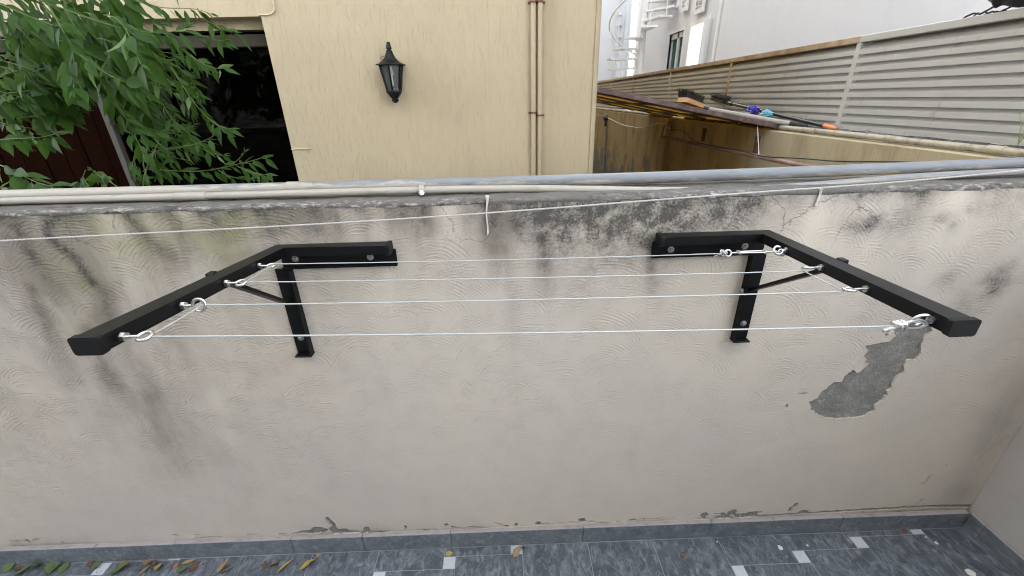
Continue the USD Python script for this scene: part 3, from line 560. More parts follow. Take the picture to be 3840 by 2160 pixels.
for k in range(NS):
    pit = (FZ1-.040-FZ0)/(NS+.25); z = FZ0+.004+k*pit
    pf = [(-.002, -.010), (-.002, .017), (.007, .0195), (.078, pit+.018), (.078, pit+.016), (.0, -.010)]
    obj('slat', sweep([(FX, 0.1295, z), (FX, -0.3, z)], [(-x, zz) for x, zz in pf]), FENCE, FN, smooth=False)

# ================================================================== clothes line brackets
def bracket(label, side, xo, tilt, hook_y, rings):
    """side -1: arm at the left end, horizontal bar runs to the right; +1 mirrored. xo: outer face of the arm tube."""
    s = side; T = thing('clothes_line_bracket', label, 'bracket', 'pair of brackets holding the clothes line', loc=(0, 0, 0))
    ax = xo - s*0.0225; za = 1.482; w, h = 0.045, 0.029
    y1, dxe = (-0.669, -0.007) if s < 0 else (-0.648, -0.003); z1 = za + tilt
    x_in = xo - s*0.355
    # arm and bar share a mitred corner
    def q(x, y, z): return np.array([x, y, z])
    up = np.array([0, -tilt/abs(y1), 1]); up /= np.linalg.norm(up)
    V = [];
    corner_o = [(xo, -0.012), (xo - s*0.045, -0.057)]
    for (x, y), top_ in ((corner_o[0], 1), (corner_o[1], 1), (corner_o[0], -1), (corner_o[1], -1)): V.append((x, y, za + top_*h/2 + tilt*(-y-0.012)/0.66))
    for (x, y), top_ in (((xo+dxe, y1), 1), ((xo+dxe-s*0.045, y1), 1), ((xo+dxe, y1), -1), ((xo+dxe-s*0.045, y1), -1)): V.append((x, y, z1 + top_*h/2))
    arm = trimesh.convex.convex_hull(np.array(V)); obj('arm', arm, BLACK, T, smooth=False)
    V2 = [(x, y, za+t_*h/2+tilt*(-y-0.012)/0.66) for (x, y) in corner_o for t_ in (1, -1)] + [(x_in, y, za+t_*h/2) for y in (-0.012, -0.057) for t_ in (1, -1)]
    obj('wall_bar', trimesh.convex.convex_hull(np.array(V2)), BLACK, T, smooth=False)
    ec = extrude(Polygon(rrect(0.052, 0.035, 0.006)).buffer(0), 0.012)
    e1 = frame_to(ec, (ax+dxe, y1, z1), np.array([1, 0, 0]), np.array([0, 0, 1]), np.array([0, -1, 0])); obj('end_cap', e1, CAPB, T, smooth=40)
    e2 = frame_to(ec, (x_in, -0.0345, za), np.array([0, 1, 0]), np.array([0, 0, 1]), np.array([-s, 0, 0]) if s > 0 else np.array([1, 0, 0])); obj('end_cap', e2, CAPB, T, smooth=40)
    # angle iron against the wall, below the bar, with a thin lower flange
    xa, xb = sorted((xo, x_in - s*0.018)); obj('wall_plate', cat(box(xa, xb, -0.008, -0.0012, 1.412, 1.4675, 0.001), box(xa, xb, -0.016, -0.0081, 1.4125, 1.418)), BLACK, T, smooth=False)
    xi = xo - s*0.055 + s*0.0; xl, xr = sorted((xo + s*0.03 if s < 0 else xo + 0.014, xi + (s*0.03 if s < 0 else 0.014)))
    xl, xr = (-0.758, -0.702) if s < 0 else (0.814, 0.871)
    obj('upright', cat(box(xl, xr, -0.0095, -0.0012, 1.088, 1.4115, 0.001), box(*( (xr-.006, xr) if s < 0 else (xl, xl+.006)), -0.03, -0.0096, 1.088, 1.4115)), BLACK, T, smooth=False)
    obj('foot_cap', box(xl-.002, xr+.002, -0.033, -0.0011, 1.081, 1.0875, 0.002), CAPB, T, smooth=False)
    # diagonal brace from the upright up to the arm
    bx = (xl+xr)/2; y_b = -0.30; z_b = za+tilt*0.45-0.016
    obj('brace', sweep([(bx, -0.012, 1.283), (ax+s*0.012, y_b, z_b)], rrect(0.022, 0.011, 0.002)), BLACK, T, smooth=False)
    obj('brace_tab', box(xo-0.001 if s > 0 else xo-0.017, xo+0.017 if s > 0 else xo+0.001, y_b-0.028, y_b-0.004, z_b-0.002, z_b+0.034, 0.002), BLACK, T, smooth=False)
    bolt = lathe([(0.0001, .008), (.005, .0078), (.0068, .006), (.0068, .003), (.0112, .0022), (.0112, 0), (0.0001, 0)], 12)
    bl = [(-0.682, 1.446, -.008), (-0.440, 1.444, -.008), (-0.732, 1.150, -.0095)] if s < 0 else [(0.546, 1.438, -.008), (0.791, 1.442, -.008), (0.846, 1.150, -.0095), (0.808, 1.283, -.018)]
    for x, z, y in bl: obj('bolt', frame_to(bolt, (x, y, z), np.array([1, 0, 0]), np.array([0, 0, 1]), np.array([0, -1, 0])), BOLT, T, smooth=35)
    xf = xo - s*0.045      # inner face, where the eye bolts are
    for y, (L, Rr, tilt_r) in zip(hook_y, rings):
        z = za + tilt*(-y-0.012)/0.66 - 0.001; d = np.array([-s, 0, 0.0])
        hk = thing('eye_hook', parent=T)
        nut = lathe([(.0001, 0), (.0085, 0), (.0085, .008), (.0001, .008)], 6); obj('nut', orient(frame_to(nut, (0, 0, 0), np.array([0, 0, 1]), np.array([0, 1, 0]), np.array([1, 0, 0])), (xf, y, z), d), STEEL, hk, smooth=False)
        a = np.radians(np.linspace(180, -130, 22)); ring = np.c_[L+Rr+Rr*np.cos(a), Rr*np.sin(a), 0*a]
        path = np.vstack([[(0, 0, 0), (L*0.6, 0, 0), (L*0.9, 0.0, 0)], ring]); c_, s__ = math.cos(tilt_r), math.sin(tilt_r)
        path = np.c_[path[:, 0], path[:, 1]*c_, path[:, 1]*s__]
        obj('shank', orient(tube(path, 0.0031, 8), (xf, y, z), d), STEEL, hk, smooth=True)
    return T
LHY, RHY = (-0.205, -0.352, -0.498, -0.645), (-0.178, -0.324, -0.467, -0.621)
bracket('black steel bracket holding the left ends of the clothes line', -1, -0.7285, 0.057, LHY, ((.024, .010, .15), (.026, .0115, .2), (.022, .0135, 1.35), (.028, .0115, .2)))
bracket('black steel bracket above the bare cement patch with a turnbuckle hooked on', 1, 0.857, 0.022, RHY, ((.012, .0125, -.9), (.024, .0125, .35), (.030, .0115, .1), (.012, .0155, 1.2)))

# the line itself: one cable zigzagging between the hooks
def sag(a, b, s=0.004, n=14):
    t_ = np.linspace(0, 1, n)[:, None]; p = np.array(a)+(np.array(b)-np.array(a))*t_; p[:, 2] -= s*4*(t_[:, 0]*(1-t_[:, 0])); return p
L1, L2, L3, L4 = at(1022, 990, Y=-.205), at(922, 1058, Y=-.352), at(752, 1144, Y=-.498), at(562, 1262, Y=-.645)
R1, R2, R3, R4 = at(2716, 950, Y=-.180), at(3020, 1016, Y=-.324), at(3166, 1093, Y=-.467), at(3372, 1222, Y=-.621)
CL = thing('clothes_line', 'thin pale cable strung in four runs between the two black brackets', 'clothes line')
r_ = 0.0015
for a, b in ((L1, R1), (L2, R2), (L3, R3), (L4, R4)): obj('line_run', tube(sag(a, b), r_, 6), WIRE, CL, smooth=True)
for a, b in ((L1, L2), (R2, R3), (L3, L4)): obj('cross_run', tube(sag(a+[0, 0, -.002], b+[0, 0, .001], .001, 6), r_, 6), WIRE, CL, smooth=True)
kn = at(2712, 950, Y=-.182); K = [kn+0.0075*np.array([math.cos(a*2.3)*.8, math.sin(a*1.7), math.sin(a*2.9+1)]) for a in np.linspace(0, 9, 40)]
obj('knot', tube(K, 0.0022, 6), STEEL, CL, smooth=True)
obj('loose_end', tube([kn, at(2690, 957, Y=-.182), at(2678, 961, Y=-.182)], 0.0012, 5), WIRE, CL)
e4 = at(3470, 1212, Y=-.621)
loop = spline([R4, R4+(e4-R4)*.35+[0, -.003, .010], e4+[-.004, 0, .004], e4+[.004, 0, -.003], e4+[-.004, .002, -.010], R4+(e4-R4)*.4+[0, .003, -.008], R4+[0, 0, -.002]], 5)
obj('loop', tube(loop, 0.0028, 7), WIRE, CL, smooth=True)
cl_ = thing('rope_clamp', parent=CL)
obj('saddle', orient(box(-.011, .011, -.009, .009, -.006, .006, .003), R4+[-.002, 0, .004], (1, .2, 0)), STEEL, cl_, smooth=False)
for dx in (-.005, .006): obj('u_bolt', orient(frame_to(torus(.009, .0022, 0, 360, 16, 6), (dx, 0, 0), np.array([0, 1, 0]), np.array([0, 0, 1]), np.array([1, 0, 0])), R4, (1, .25, 0)), STEEL, cl_)
obj('loose_end', tube([R4+[0, 0, -.004], at(3340, 1231, Y=-.63), at(3312, 1240, Y=-.635)], [.003, .003, .0032], 6), WIRE, CL, smooth=True)
TB = thing('turnbuckle', 'small zinc turnbuckle tightening the rear clothes line at the right bracket', 'turnbuckle')
ta, tb_ = at(2770, 946, Y=-.181), at(2872, 943, Y=-.180); te = at(2926, 944, Y=-.178); t0 = at(2738, 949, Y=-.181); dd = tb_-ta; ln = np.linalg.norm(dd)
obj('body', cat(*[orient(tube([(0, sy*.0065, 0), (ln, sy*.0065, 0)], .0019, 6), ta, dd) for sy in (-1, 1)], orient(box(-.004, .006, -.0085, .0085, -.004, .004, .0015), ta, dd), orient(box(ln-.006, ln+.004, -.0085, .0085, -.004, .004, .0015), ta, dd)), STEEL, TB, smooth=30)
obj('eye', cat(tube([ta, t0], .0022, 6), orient(torus(.009, .0024), t0+[-.006, 0, 0], (1, 0, 0), (0, -1, .4))), STEEL, TB, smooth=True)
obj('hook', cat(tube([tb_, te], .0022, 6), orient(torus(.0095, .0024, 0, 320), te+[.004, 0, -.003], (1, 0, 0), (0, -1, .7))), STEEL, TB, smooth=True)

# ================================================================== small things on the wall
rp = np.array([at(x, y, Y=Y) for x, y, Y in ((-200, 915, -.05), (0, 903, -.045), (960, 853, -.035), (1920, 792, -.028), (2880, 718, -.022), (3300, 688, -.02), (3840, 638, -.018), (4000, 622, -.018))]); rp = spline(rp, 40)
tw = []
ang = np.cumsum(np.r_[0, np.linalg.norm(np.diff(rp, axis=0), axis=1)])/0.0032
for ph in (0, 2*math.pi/3, 4*math.pi/3):
    fine_t = np.linspace(0, len(rp)-1, 2600); pp = np.c_[[np.interp(fine_t, np.arange(len(rp)), rp[:, k]) for k in range(3)]].T; aa = np.interp(fine_t, np.arange(len(rp)), ang)*0.55+ph
    tw.append(tube(pp+0.0013*np.c_[0*aa, np.cos(aa), np.sin(aa)], 0.0014, 5))
obj('old_rope', cat(tw), ROPE, smooth=True, label='old twisted white rope slanting across the top of the boundary wall', cat_='rope')
def drip(pts_, r0, r1, label):
    p = spline([at(x, y, Y=-.004) for x, y in pts_], 6); rr = np.interp(np.linspace(0, 1, len(p)), [0, .12, .3, .85, .95, 1], [r0*1.7, r0, r1, r1*1.1, r1*1.5, r1*.4]); obj('filler_drip', tube(p, rr, 7), PLASTERDRIP, smooth=True, label=label, cat_='drip')
drip([(1827, 734), (1826, 770), (1824, 800), (1829, 860), (1828, 882)], .0042, .0026, 'long white filler drip hanging below the pipes at the middle of the wall')
drip([(3079, 706), (3072, 735), (3064, 755), (3057, 776)], .004, .0035, 'short white filler drip above the right bracket arm')

# pipes along the top of the wall
pA = spline([(-3.2, .078, 1.641), (-1.62, .075, 1.641), (-.8, .066, 1.641), (-.2, .066, 1.640), (.12, .066, 1.634), (.4, .066, 1.622), (.7, .066, 1.612), (1.0, .07, 1.618), (1.3, .076, 1.633), (1.6, .08, 1.641), (2.13, .085, 1.642)], 8)
PA = thing('water_pipe', 'thin cream painted pipe lying along the front of the wall top', 'pipe')
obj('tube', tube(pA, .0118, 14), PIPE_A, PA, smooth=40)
for x in (-1.01,): p = pA[np.argmin(abs(pA[:, 0]-x))]; obj('coupling', tube([p-[.05, 0, 0], p+[.05, 0, 0]], .0138, 14), PIPE_A, PA, smooth=40)
pB = spline([(-3.2, .135, 1.6485), (-1.7, .13, 1.6485), (-.83, .125, 1.6485), (-.18, .122, 1.6485), (.5, .12, 1.650), (.9, .122, 1.653), (1.8, .14, 1.661), (2.13, .15, 1.664)], 8)
PB = thing('galvanised_pipe', 'thicker grey pipe behind the cream one, paint worn off towards the right', 'pipe')
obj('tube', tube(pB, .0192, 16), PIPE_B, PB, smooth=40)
c = at(1130, 694, Y=.125); obj('coupling', tube([(c[0]-.045, .125, 1.6487), (c[0]+.045, .125, 1.6487)], .0212, 16), PIPE_B, PB, smooth=40)
cx = at(1582, 695, Y=.065)[0]
PC = thing('pipe_clip', 'white plastic pipe clip with a screw boss holding the cream pipe', 'clip')
obj('band', frame_to(lathe([(.0137, -.009), (.0165, -.009), (.0165, .009), (.0137, .009)], 20), (cx, .0655, 1.641), np.array([0, 1, 0]), np.array([0, 0, 1]), np.array([1, 0, 0])), PIPE_A, PC)
obj('screw_boss', cat(*[frame_to(lathe([(.0001, 0), (r0, 0), (r0, .004), (.0001, .004)], 12), (cx, .047-.0*k, 1.6295+.005*k), np.array([1, 0, 0]), np.array([0, 1, 0]), np.array([0, 0, 1])) for k, r0 in enumerate((.007, .009, .006))]), BULB, PC)

# ================================================================== things on the house
LX, LY = -0.716, HY-0.06
LN = thing('wall_lantern', 'black hexagonal wall lantern with a white lamp inside on the cream house', 'lantern', loc=(0, 0, 0))
zt = 2.253
roof = lathe([(.0001, zt), (.011, zt), (.020, zt-.038), (.0145, zt-.041), (.0145, zt-.046), (.021, zt-.050), (.021, zt-.056), (.026, zt-.066), (.036, zt-.088), (.055, zt-.108), (.083, zt-.124), (.101, zt-.128), (.101, zt-.133), (.076, zt-.136), (.0001, zt-.136)], 6, (LX, LY, 0), math.pi/6)
obj('roof', roof, BLACKM, LN, smooth=25)
zA, zB = zt-.137, zt-.288
for k in range(6):
    a = math.radians(60*k+30); b = math.radians(60*k+90)
    top_, bot_ = np.array([LX+.076*math.cos(a), LY+.076*math.sin(a), zA]), np.array([LX+.047*math.cos(a), LY+.047*math.sin(a), zB])
    obj('glazing_bar', sweep([top_, bot_], rrect(.011, .011, .002), (math.cos(a), math.sin(a), 0)), BLACKM, LN, smooth=False)
    t2, b2 = np.array([LX+.076*math.cos(b), LY+.076*math.sin(b), zA]), np.array([LX+.047*math.cos(b), LY+.047*math.sin(b), zB]); mid = np.array([LX, LY, 0])
    q = [p+(np.array([LX, LY, p[2]])-p)*.06 for p in (top_, t2, b2, bot_)]; inn = [p+(np.array([LX, LY, p[2]])-p)*.04 for p in q]
    if math.sin((a+b)/2) < .6: obj('pane', trimesh.convex.convex_hull(np.array(q+inn)), PANE, LN, smooth=False)
obj('base', lathe([(.055, zB+.004), (.055, zB-.006), (.050, zB-.012), (.030, zB-.038), (.022, zB-.045), (.021, zB-.050), (.026, zB-.054), (.024, zB-.060), (.015, zB-.066), (.012, zB-.072), (.0001, zB-.073)], 6, (LX, LY, 0), math.pi/6), BLACKM, LN, smooth=25)
obj('back_plate', box(LX-.04, LX+.04, HY-.012, HY-.001, zt-.27, zt-.10, .003), BLACKM, LN, smooth=False)
lb_ = thing('lamp', parent=LN)
obj('lamp_base', lathe([(.0001, zA-.001), (.015, zA-.001), (.015, zA-.028), (.019, zA-.032), (.019, zA-.055), (.0001, zA-.058)], 16, (LX-.008, LY-.01, 0)), BULBB, lb_)
for dx, dy in ((-.008, -.006), (.008, -.006), (0, .009)): obj('lamp_tube', tube([(LX-.008+dx, LY-.01+dy, zA-.057), (LX-.008+dx, LY-.01+dy, zA-.118)], .0055, 8), BULB, lb_)
obj('wire_loop', tube([(LX-.066, HY-.004, zt-.098), (LX-.075, HY-.012, zt-.085), (LX-.066, HY-.014, zt-.074), (LX-.05, HY-.012, zt-.078)], .002, 5), RUST, LN)
for x, z0c, lb in ((.229, 423, 'left one of the two cream drain pipes on the house wall'), (.2735, 433, 'right one of the two cream drain pipes, next to the house corner')):
    D = thing('drain_pipe', lb, 'pipe'); obj('tube', tube([(x, HY-.024, 0), (x, HY-.024, 7.5)], .0175, 16), HPAINT, D, smooth=40)
    zc = at(x*0+1995, z0c, Y=HY-.02)[2]
    for z in (zc, at(1995, 8, Y=HY-.02)[2], zc-1.0): obj('clip', cat(lathe([(.0177, -.006), (.020, -.006), (.020, .006), (.0177, .006)], 18, (x, HY-.024, z)), box(x-.034, x+.034, HY-.006, HY-.001, z-.006, z+.006)), RUST, D)
def cable(pts_, r, mat, label, group=None, n=6): obj('cable', tube(spline(pts_, n), r, 6), mat, smooth=True, label=label, cat_='cable', group=group)
cable([at(1018, -60, Y=HY-.006), at(1022, 0, Y=HY-.006), at(1028, 38, Y=HY-.006), at(1022, 48, Y=HY-.006), at(1000, 55, Y=HY-.006), at(970, 55, Y=HY-.006)], .004, CABLEC, 'cream cable bent round the top right corner of the door recess')
cable([at(1092, 560, Y=HY-.005), at(1120, 558, Y=HY-.008), at(1166, 557, Y=HY-.003)], .0035, CABLEC, 'short cream cable stub beside the lower part of the door recess')

# ================================================================== canopy and clutter in the passage
kx = (1.662-1.958)/(2.2-.75)
def cz(x): return 1.958+kx*(x-.75)
CN = thing('lean_to_canopy', 'brown lean-to canopy with yellow sheet sloping from house to fence', 'canopy')
def slab(x0, x1, y0, y1, t0_, t1_): return trimesh.convex.convex_hull(np.array([(x, y, cz(x)+dz) for x in (x0, x1) for y in (y0, y1) for dz in (t0_, t1_)]))
obj('fascia', slab(.70, 2.22, 2.18, 2.205, -.030, .004), BROWN, CN, smooth=False)
obj('roof_sheet', slab(.70, 2.30, 2.2055, 5.3, -.006, -.001), SHEET, CN, smooth=False)
for k, y in enumerate((2.62, 3.35, 4.1, 4.95)): obj('batten', slab(.70, 2.14, y, y+.16+.03*(k % 2), -.018, -.0065), BROWN, CN, smooth=False)
for k, x in enumerate((1.25, 1.75)): obj('purlin', slab(x, x+.03, 2.206, 5.2, -.032, -.0185), BROWN, CN, smooth=False)
for y in (2.3, 3.3): obj('bracket_strut', box(2.11, 2.139, y, y+.03, 1.44, 1.57, .003), RUST, CN, smooth=False)
def on_canopy(px, py, h=0.03):
    d = at(px, py, Y=5)-CAM
    t = (1.958+h+kx*(0-.75)-CAM[2])/(d[2]-kx*d[0]); return CAM+t*d
def broom(label, hd0, hd1, end, neck, wood, bris, handle, tip, grip=None, rh=.012, bh=.075):
    B = thing('broom', label, 'broom'); d = hd1-hd0; L = np.linalg.norm(d); u = d/L; side = np.cross(u, (0, 0, 1)); side /= np.linalg.norm(side); v = np.cross(side, u)
    block = trimesh.convex.convex_hull(np.array([hd0+u*x+side*y*.04*ky+v*z for x, ky in ((0, .75), (.03, 1), (L-.05, 1), (L, .5)) for y in (-1, 1) for z in (-.012, .020)])); obj('head', block, wood, B, smooth=False)
    br = []; rr = np.random.default_rng(5)
    for i in range(420):
        x = rr.uniform(.01, L-.02); y = rr.uniform(-.034, .034); b0 = hd0+u*x+side*y+v*.02; h = rr.uniform(.65, 1.0)*bh
        br.append(tube([b0, b0+v*h*.55-u*h*.25+u*rr.normal(0, .006)+side*rr.normal(0, .008), b0+v*h*.85-u*h*.5+u*rr.normal(-.006, .016)+side*rr.normal(0, .016)], [.0026, .0022, .0012], 3, cap=False))
    obj('bristles', cat(br), bris, B, smooth=False)
    hd = end-neck; obj('handle', tube([neck, end], rh, 10), handle, B, smooth=40)
    u2 = hd/np.linalg.norm(hd); obj('tip', tube([end-u2*.002, end+u2*.03, end+u2*.10, end+u2*.125], [rh*1.15, rh*1.25, rh*1.15, rh*.5], 10), tip, B, smooth=40)
    obj('ferrule', tube([neck-u2*.05, neck+u2*.05], rh*1.4, 10), grip or handle, B, smooth=40)
    return B
WOOD = plain('pale_broom_wood', (0.50, 0.29, 0.13), 0.55, var=0.2, sc=18); BRIS = plain('black_bristle', (0.02, 0.019, 0.017), 0.7, var=0.6, sc=60)
GREYH = plain('weathered_grey_handle', (0.30, 0.29, 0.27), 0.7, var=0.35, sc=40); ORANGE = plain('orange_plastic', (0.62, 0.20, 0.07), 0.5); BLK = plain('black_gloss_handle', (0.01, 0.01, 0.011), 0.25)
h0, h1 = on_canopy(2556, 376, .03), on_canopy(2628, 402, .03)
b1 = broom('push broom with a pale wooden head and weathered grey handle on the canopy', h0, h1, at(2962, 463, X=2.24), h1+(h1-h0)*.15, WOOD, BRIS, GREYH, CABLEB, BLK, .018)
obj('grip', tube([at(2785, 428, X=2.13), at(2818, 433, X=2.15)], 0.0225, 10), CABLEB, b1, smooth=40)
h2, h3 = at(2675, 370, X=2.33), at(2730, 386, X=2.33)
broom('broom with a black handle and orange tip lying along the fence foot', h2, h3, at(3092, 472, X=2.34), h3+(h3-h2)*.1, CABLEB, BRIS, BLK, ORANGE, None, .014, .045)
def bag(label, c_, rr_, mat, seed):
    m = trimesh.creation.icosphere(4, 1.0); n = meshkit.fbm(m.vertices*2.4+seed, 4); fo = np.abs(meshkit.noise(m.vertices*5.5+seed*3)-.5); m.vertices *= (0.55+.8*n-.55*fo)[:, None]; m.vertices *= np.array(rr_); m.apply_translation(c_)
    obj('plastic_bag', m, mat, smooth=False, label=label, cat_='bag')
bag('crumpled violet blue plastic bag between the brooms', at(2822, 416, X=2.27), (.05, .075, .05), plain('violet_plastic', (0.06, 0.06, 0.42), 0.3, var=0.4, sc=40), 3.0)
bag('crumpled light cyan plastic bag between the brooms', at(2872, 430, X=2.27), (.04, .07, .042), plain('cyan_plastic', (0.20, 0.52, 0.66), 0.3, var=0.35, sc=40), 8.0)
# pipe along the coping
CP = thing('coping_pipe', 'cream pipe lying on the edge of the sand coloured wall below the fence', 'pipe')
cps = spline([(2.195, .19, 1.645), (2.193, .9, 1.644), (2.196, 1.5, 1.646), (2.20, 2.17, 1.645)], 8); obj('tube', tube(cps, .0165, 12), plain('old_cream_pipe', (0.35, 0.31, 0.225), 0.7, var=0.3, sc=14, dirt=(0.10, 0.095, 0.08), dsc=14), CP, smooth=40)
for y in (.55, 1.1, 1.75): obj('joint', tube([(2.194, y, 1.6448), (2.194, y+.07, 1.6448)], .019, 12), LOOKS['old_cream_pipe'], CP, smooth=40)
for dx, dz, lb in ((.0, .0, 'lower of the two old pipes on the far wall top under the canopy'), (.05, .045, 'upper of the two old pipes on the far wall top under the canopy')):
    obj('coping_pipe', tube([(2.19+dx, 4.45, 1.644+dz), (2.19+dx, 13.0, 1.644+dz)], .02, 10), LOOKS['old_cream_pipe'], smooth=40, label=lb, cat_='pipe')
obj('rail_pipe', cat(tube([at(2482, 512, X=1.9), at(3060, 632, X=1.9)], .016, 10)), plain('rust_pipe', (0.16, 0.085, 0.06), 0.7, var=0.4, sc=9, dirt=(0.3, 0.27, 0.25), dsc=3), smooth=40, label='rusty rail pipe hanging in the passage beside the ochre wall', cat_='pipe')
obj('hanger', tube([at(2492, 470, X=1.93), at(2486, 490, X=1.9), at(2482, 506, X=1.9)], .006, 6), plain('dark_red_cord', (0.14, 0.02, 0.02), 0.7), smooth=True, label='dark red cord holding the far end of the rail pipe', cat_='cord')
cable([at(2514, 486, X=2.12), at(2580, 508, X=2.0), at(2610, 530, X=1.9), at(2720, 555, X=1.88), at(2790, 568, X=1.88), at(2848, 583, X=1.88), at(2920, 590, X=1.9), at(3005, 594, X=1.95), at(3130, 604, X=1.98), at(3300, 606, X=2.02), at(3460, 611, X=2.06)], .0045, CABLEB, 'black cable sagging along the rusty rail pipe')
cable([at(2278, 441, X=2.1), at(2330, 466, X=2.08), at(2390, 478, X=2.06), at(2430, 474, X=2.06), at(2490, 467, X=2.06), at(2514, 484, X=2.08)], .006, CABLEW, 'loose white cable looping along the far ochre wall')
cable([at(2840, 448, X=2.08), at(2842, 500, X=2.0), at(2846, 580, X=1.92)], .0025, CABLEW, 'thin pale string dropping from the canopy to the rail pipe')
cable([at(2238, 430, X=2.12), at(2262, 432, X=2.12), at(2278, 425, X=2.12)], .004, CABLEW, 'thin white cable end by the house corner')
CD = thing('wall_conduit', 'vertical cream conduit with a dark junction on the far ochre wall', 'conduit')
cp_ = at(2275, 450, X=2.13); obj('tube', tube([(2.13, cp_[1], 0), (2.13, cp_[1], cp_[2])], .022, 8), LOOKS['old_cream_pipe'], CD); obj('junction', cat(trimesh.creation.icosphere(2, .05).apply_translation((2.11, cp_[1], cp_[2]+.03)), box(2.09, 2.13, cp_[1]-.03, cp_[1]+.03, cp_[2]-.12, cp_[2]-.02, .005)), CABLEB, CD)

# ---- spiral staircase behind the fence
SY = 11.4
ST_ = thing('spiral_staircase', 'white steel spiral staircase at the end of the passage behind the fence', 'staircase')
pc = at(2398, 240, Y=SY); px_, pz_ = pc[0], pc[2]
obj('pole', tube([(px_, SY, 0), (px_, SY, 6.2)], .10, 14), WHITEP, ST_, smooth=40)
for k in range(15):
    z = 1.9+.215*k; a = math.radians(180+28*(k-4)) ; R0 = .86
    p = [(px_+.08*math.cos(a-.9), SY+.08*math.sin(a-.9)), (px_+R0*math.cos(a-.24), SY+R0*math.sin(a-.24)), (px_+R0*math.cos(a+.24), SY+R0*math.sin(a+.24)), (px_+.08*math.cos(a+.9), SY+.08*math.sin(a+.9))]
    m = extrude(Polygon(p).convex_hull, .045); m.apply_translation((0, 0, z)); obj('tread', m, WHITEP, ST_, smooth=False)
    b = (px_+R0*math.cos(a)*.98, SY+R0*math.sin(a)*.98); obj('baluster', tube([(b[0], b[1], z), (b[0], b[1], z+.95)], .011, 6), WHITEP, ST_)
hr = [(px_+.86*math.cos(a), SY+.86*math.sin(a), 1.9+.95+.215*((math.degrees(a)-180)/28+4)) for a in np.radians(np.linspace(180-112, 180+28*10, 60))]
obj('handrail', tube(hr, .024, 8), WHITEP, ST_, smooth=True)

# ---- crow on the fence rail (seen up to its belly)
CR = thing('crow', 'black crow perched on the fence rail at the upper right', 'bird')
CROWM = plain('crow_feather', (0.008, 0.008, 0.0095), 0.45, var=0.4, sc=60)
bx, by, bz = FX+.025, .99, FZ1+.094
import manifold3d as m3
def hullchain(js):
    parts = []
    for (p, r0), (q, r1) in zip(js[:-1], js[1:]):
        parts.append(m3.Manifold.batch_hull([m3.Manifold.sphere(r0, 18).translate(p), m3.Manifold.sphere(r1, 18).translate(q)]))
    out = parts[0]
    for p in parts[1:]: out = out+p
    return out
body = hullchain([((bx, by-.13, bz-.055), .030), ((bx, by-.05, bz-.02), .068), ((bx, by+.05, bz+.02), .075), ((bx, by+.11, bz+.075), .048), ((bx, by+.135, bz+.12), .040), ((bx, by+.185, bz+.118), .016), ((bx, by+.225, bz+.108), .004)])
body = body + hullchain([((bx-.028, by+.03, bz-.03), .036), ((bx-.03, by+.035, bz-.062), .013)]) + hullchain([((bx+.028, by+.0, bz-.03), .036), ((bx+.03, by-.005, bz-.062), .013)])
bt = body.refine_to_length(.014).to_mesh(); bt = trimesh.Trimesh(bt.vert_properties[:, :3], bt.tri_verts); trimesh.smoothing.filter_taubin(bt, iterations=10)
obj('body', bt, CROWM, CR, smooth=True)
for k in range(5): obj('tail_feather', trimesh.convex.convex_hull(np.array([(bx+.012*(k-2)+dx*w, by-.12-yy, bz-.052-zz+dz) for yy, zz, w in ((0, 0, .7), (.13, .055, 1.3), (.165, .07, .6)) for dx in (-.008, .008) for dz in (0, .003)])), CROWM, CR)
for s_ in (-1, 1): obj('wing', trimesh.convex.convex_hull(np.array([(bx+s_*.07, by+.06, bz+.03), (bx+s_*.082, by+.0, bz-.01), (bx+s_*.05, by+.05, bz+.07), (bx+s_*.055, by-.10, bz-.03), (bx+s_*.035, by-.22, bz-.095), (bx+s_*.02, by-.22, bz-.09), (bx+s_*.06, by-.06, bz-.05)])), CROWM, CR)
for s_, yo in ((-1, .035), (1, -.005)):
    ft = np.array([bx+s_*.026, by+yo+.07, FZ1+.006]); kn_ = np.array([bx+s_*.03, by+yo, bz-.06]); g_ = thing('leg', parent=CR)
    obj('shank', tube([kn_, kn_*.5+ft*.5+[0, -.004, 0], ft], [.0065, .0045, .005], 8), CROWM, g_)
    for dx, dy in ((-.018, .055), (.0, .07), (.02, .05), (0, -.035)): obj('toe', tube([ft, ft+[dx*.5, dy*.5, .008], ft+[dx, dy, -.002], ft+[dx*1.15, dy*1.15, -.010]], [.0045, .004, .003, .0012], 6), CROWM, g_)

# ================================================================== the shrub hanging over the neighbour's passage
def leaf_mesh(o, d, n, L, W, curl=0.25, fold=0.25):
    d = d/np.linalg.norm(d); s_ = np.cross(d, n); s_ /= np.linalg.norm(s_)+1e-9; n = np.cross(s_, d); V, F = [], []
    prof_ = [(0, .02), (.10, .03), (.22, .55), (.42, 1.0), (.62, .82), (.82, .42), (1.0, .02)]
    for t_, w in prof_:
        c = o+d*L*t_*(1-.12*curl*t_)-n*L*curl*t_*t_*.55
        V += [c-s_*W/2*w+n*W*fold*w*.5, c-n*W*.02, c+s_*W/2*w+n*W*fold*w*.5]
    for i in range(len(prof_)-1):
        a = i*3; F += [(a, a+1, a+4), (a, a+4, a+3), (a+1, a+2, a+5), (a+1, a+5, a+4)]
    return trimesh.Trimesh(np.array(V), np.array(F), process=False)
SHRUB = thing('overhanging_shrub', 'green leafy shrub hanging over the wall in front of the dark door', 'shrub', loc=(0, 0, 0))
obj('trunk', tube(spline([(-3.0, 1.0, -.06), (-2.95, .95, .8), (-3.05, 1.05, 1.7), (-2.9, 1.0, 2.7)], 6), np.linspace(.05, .03, 19), 10), BARK, SHRUB, smooth=True)
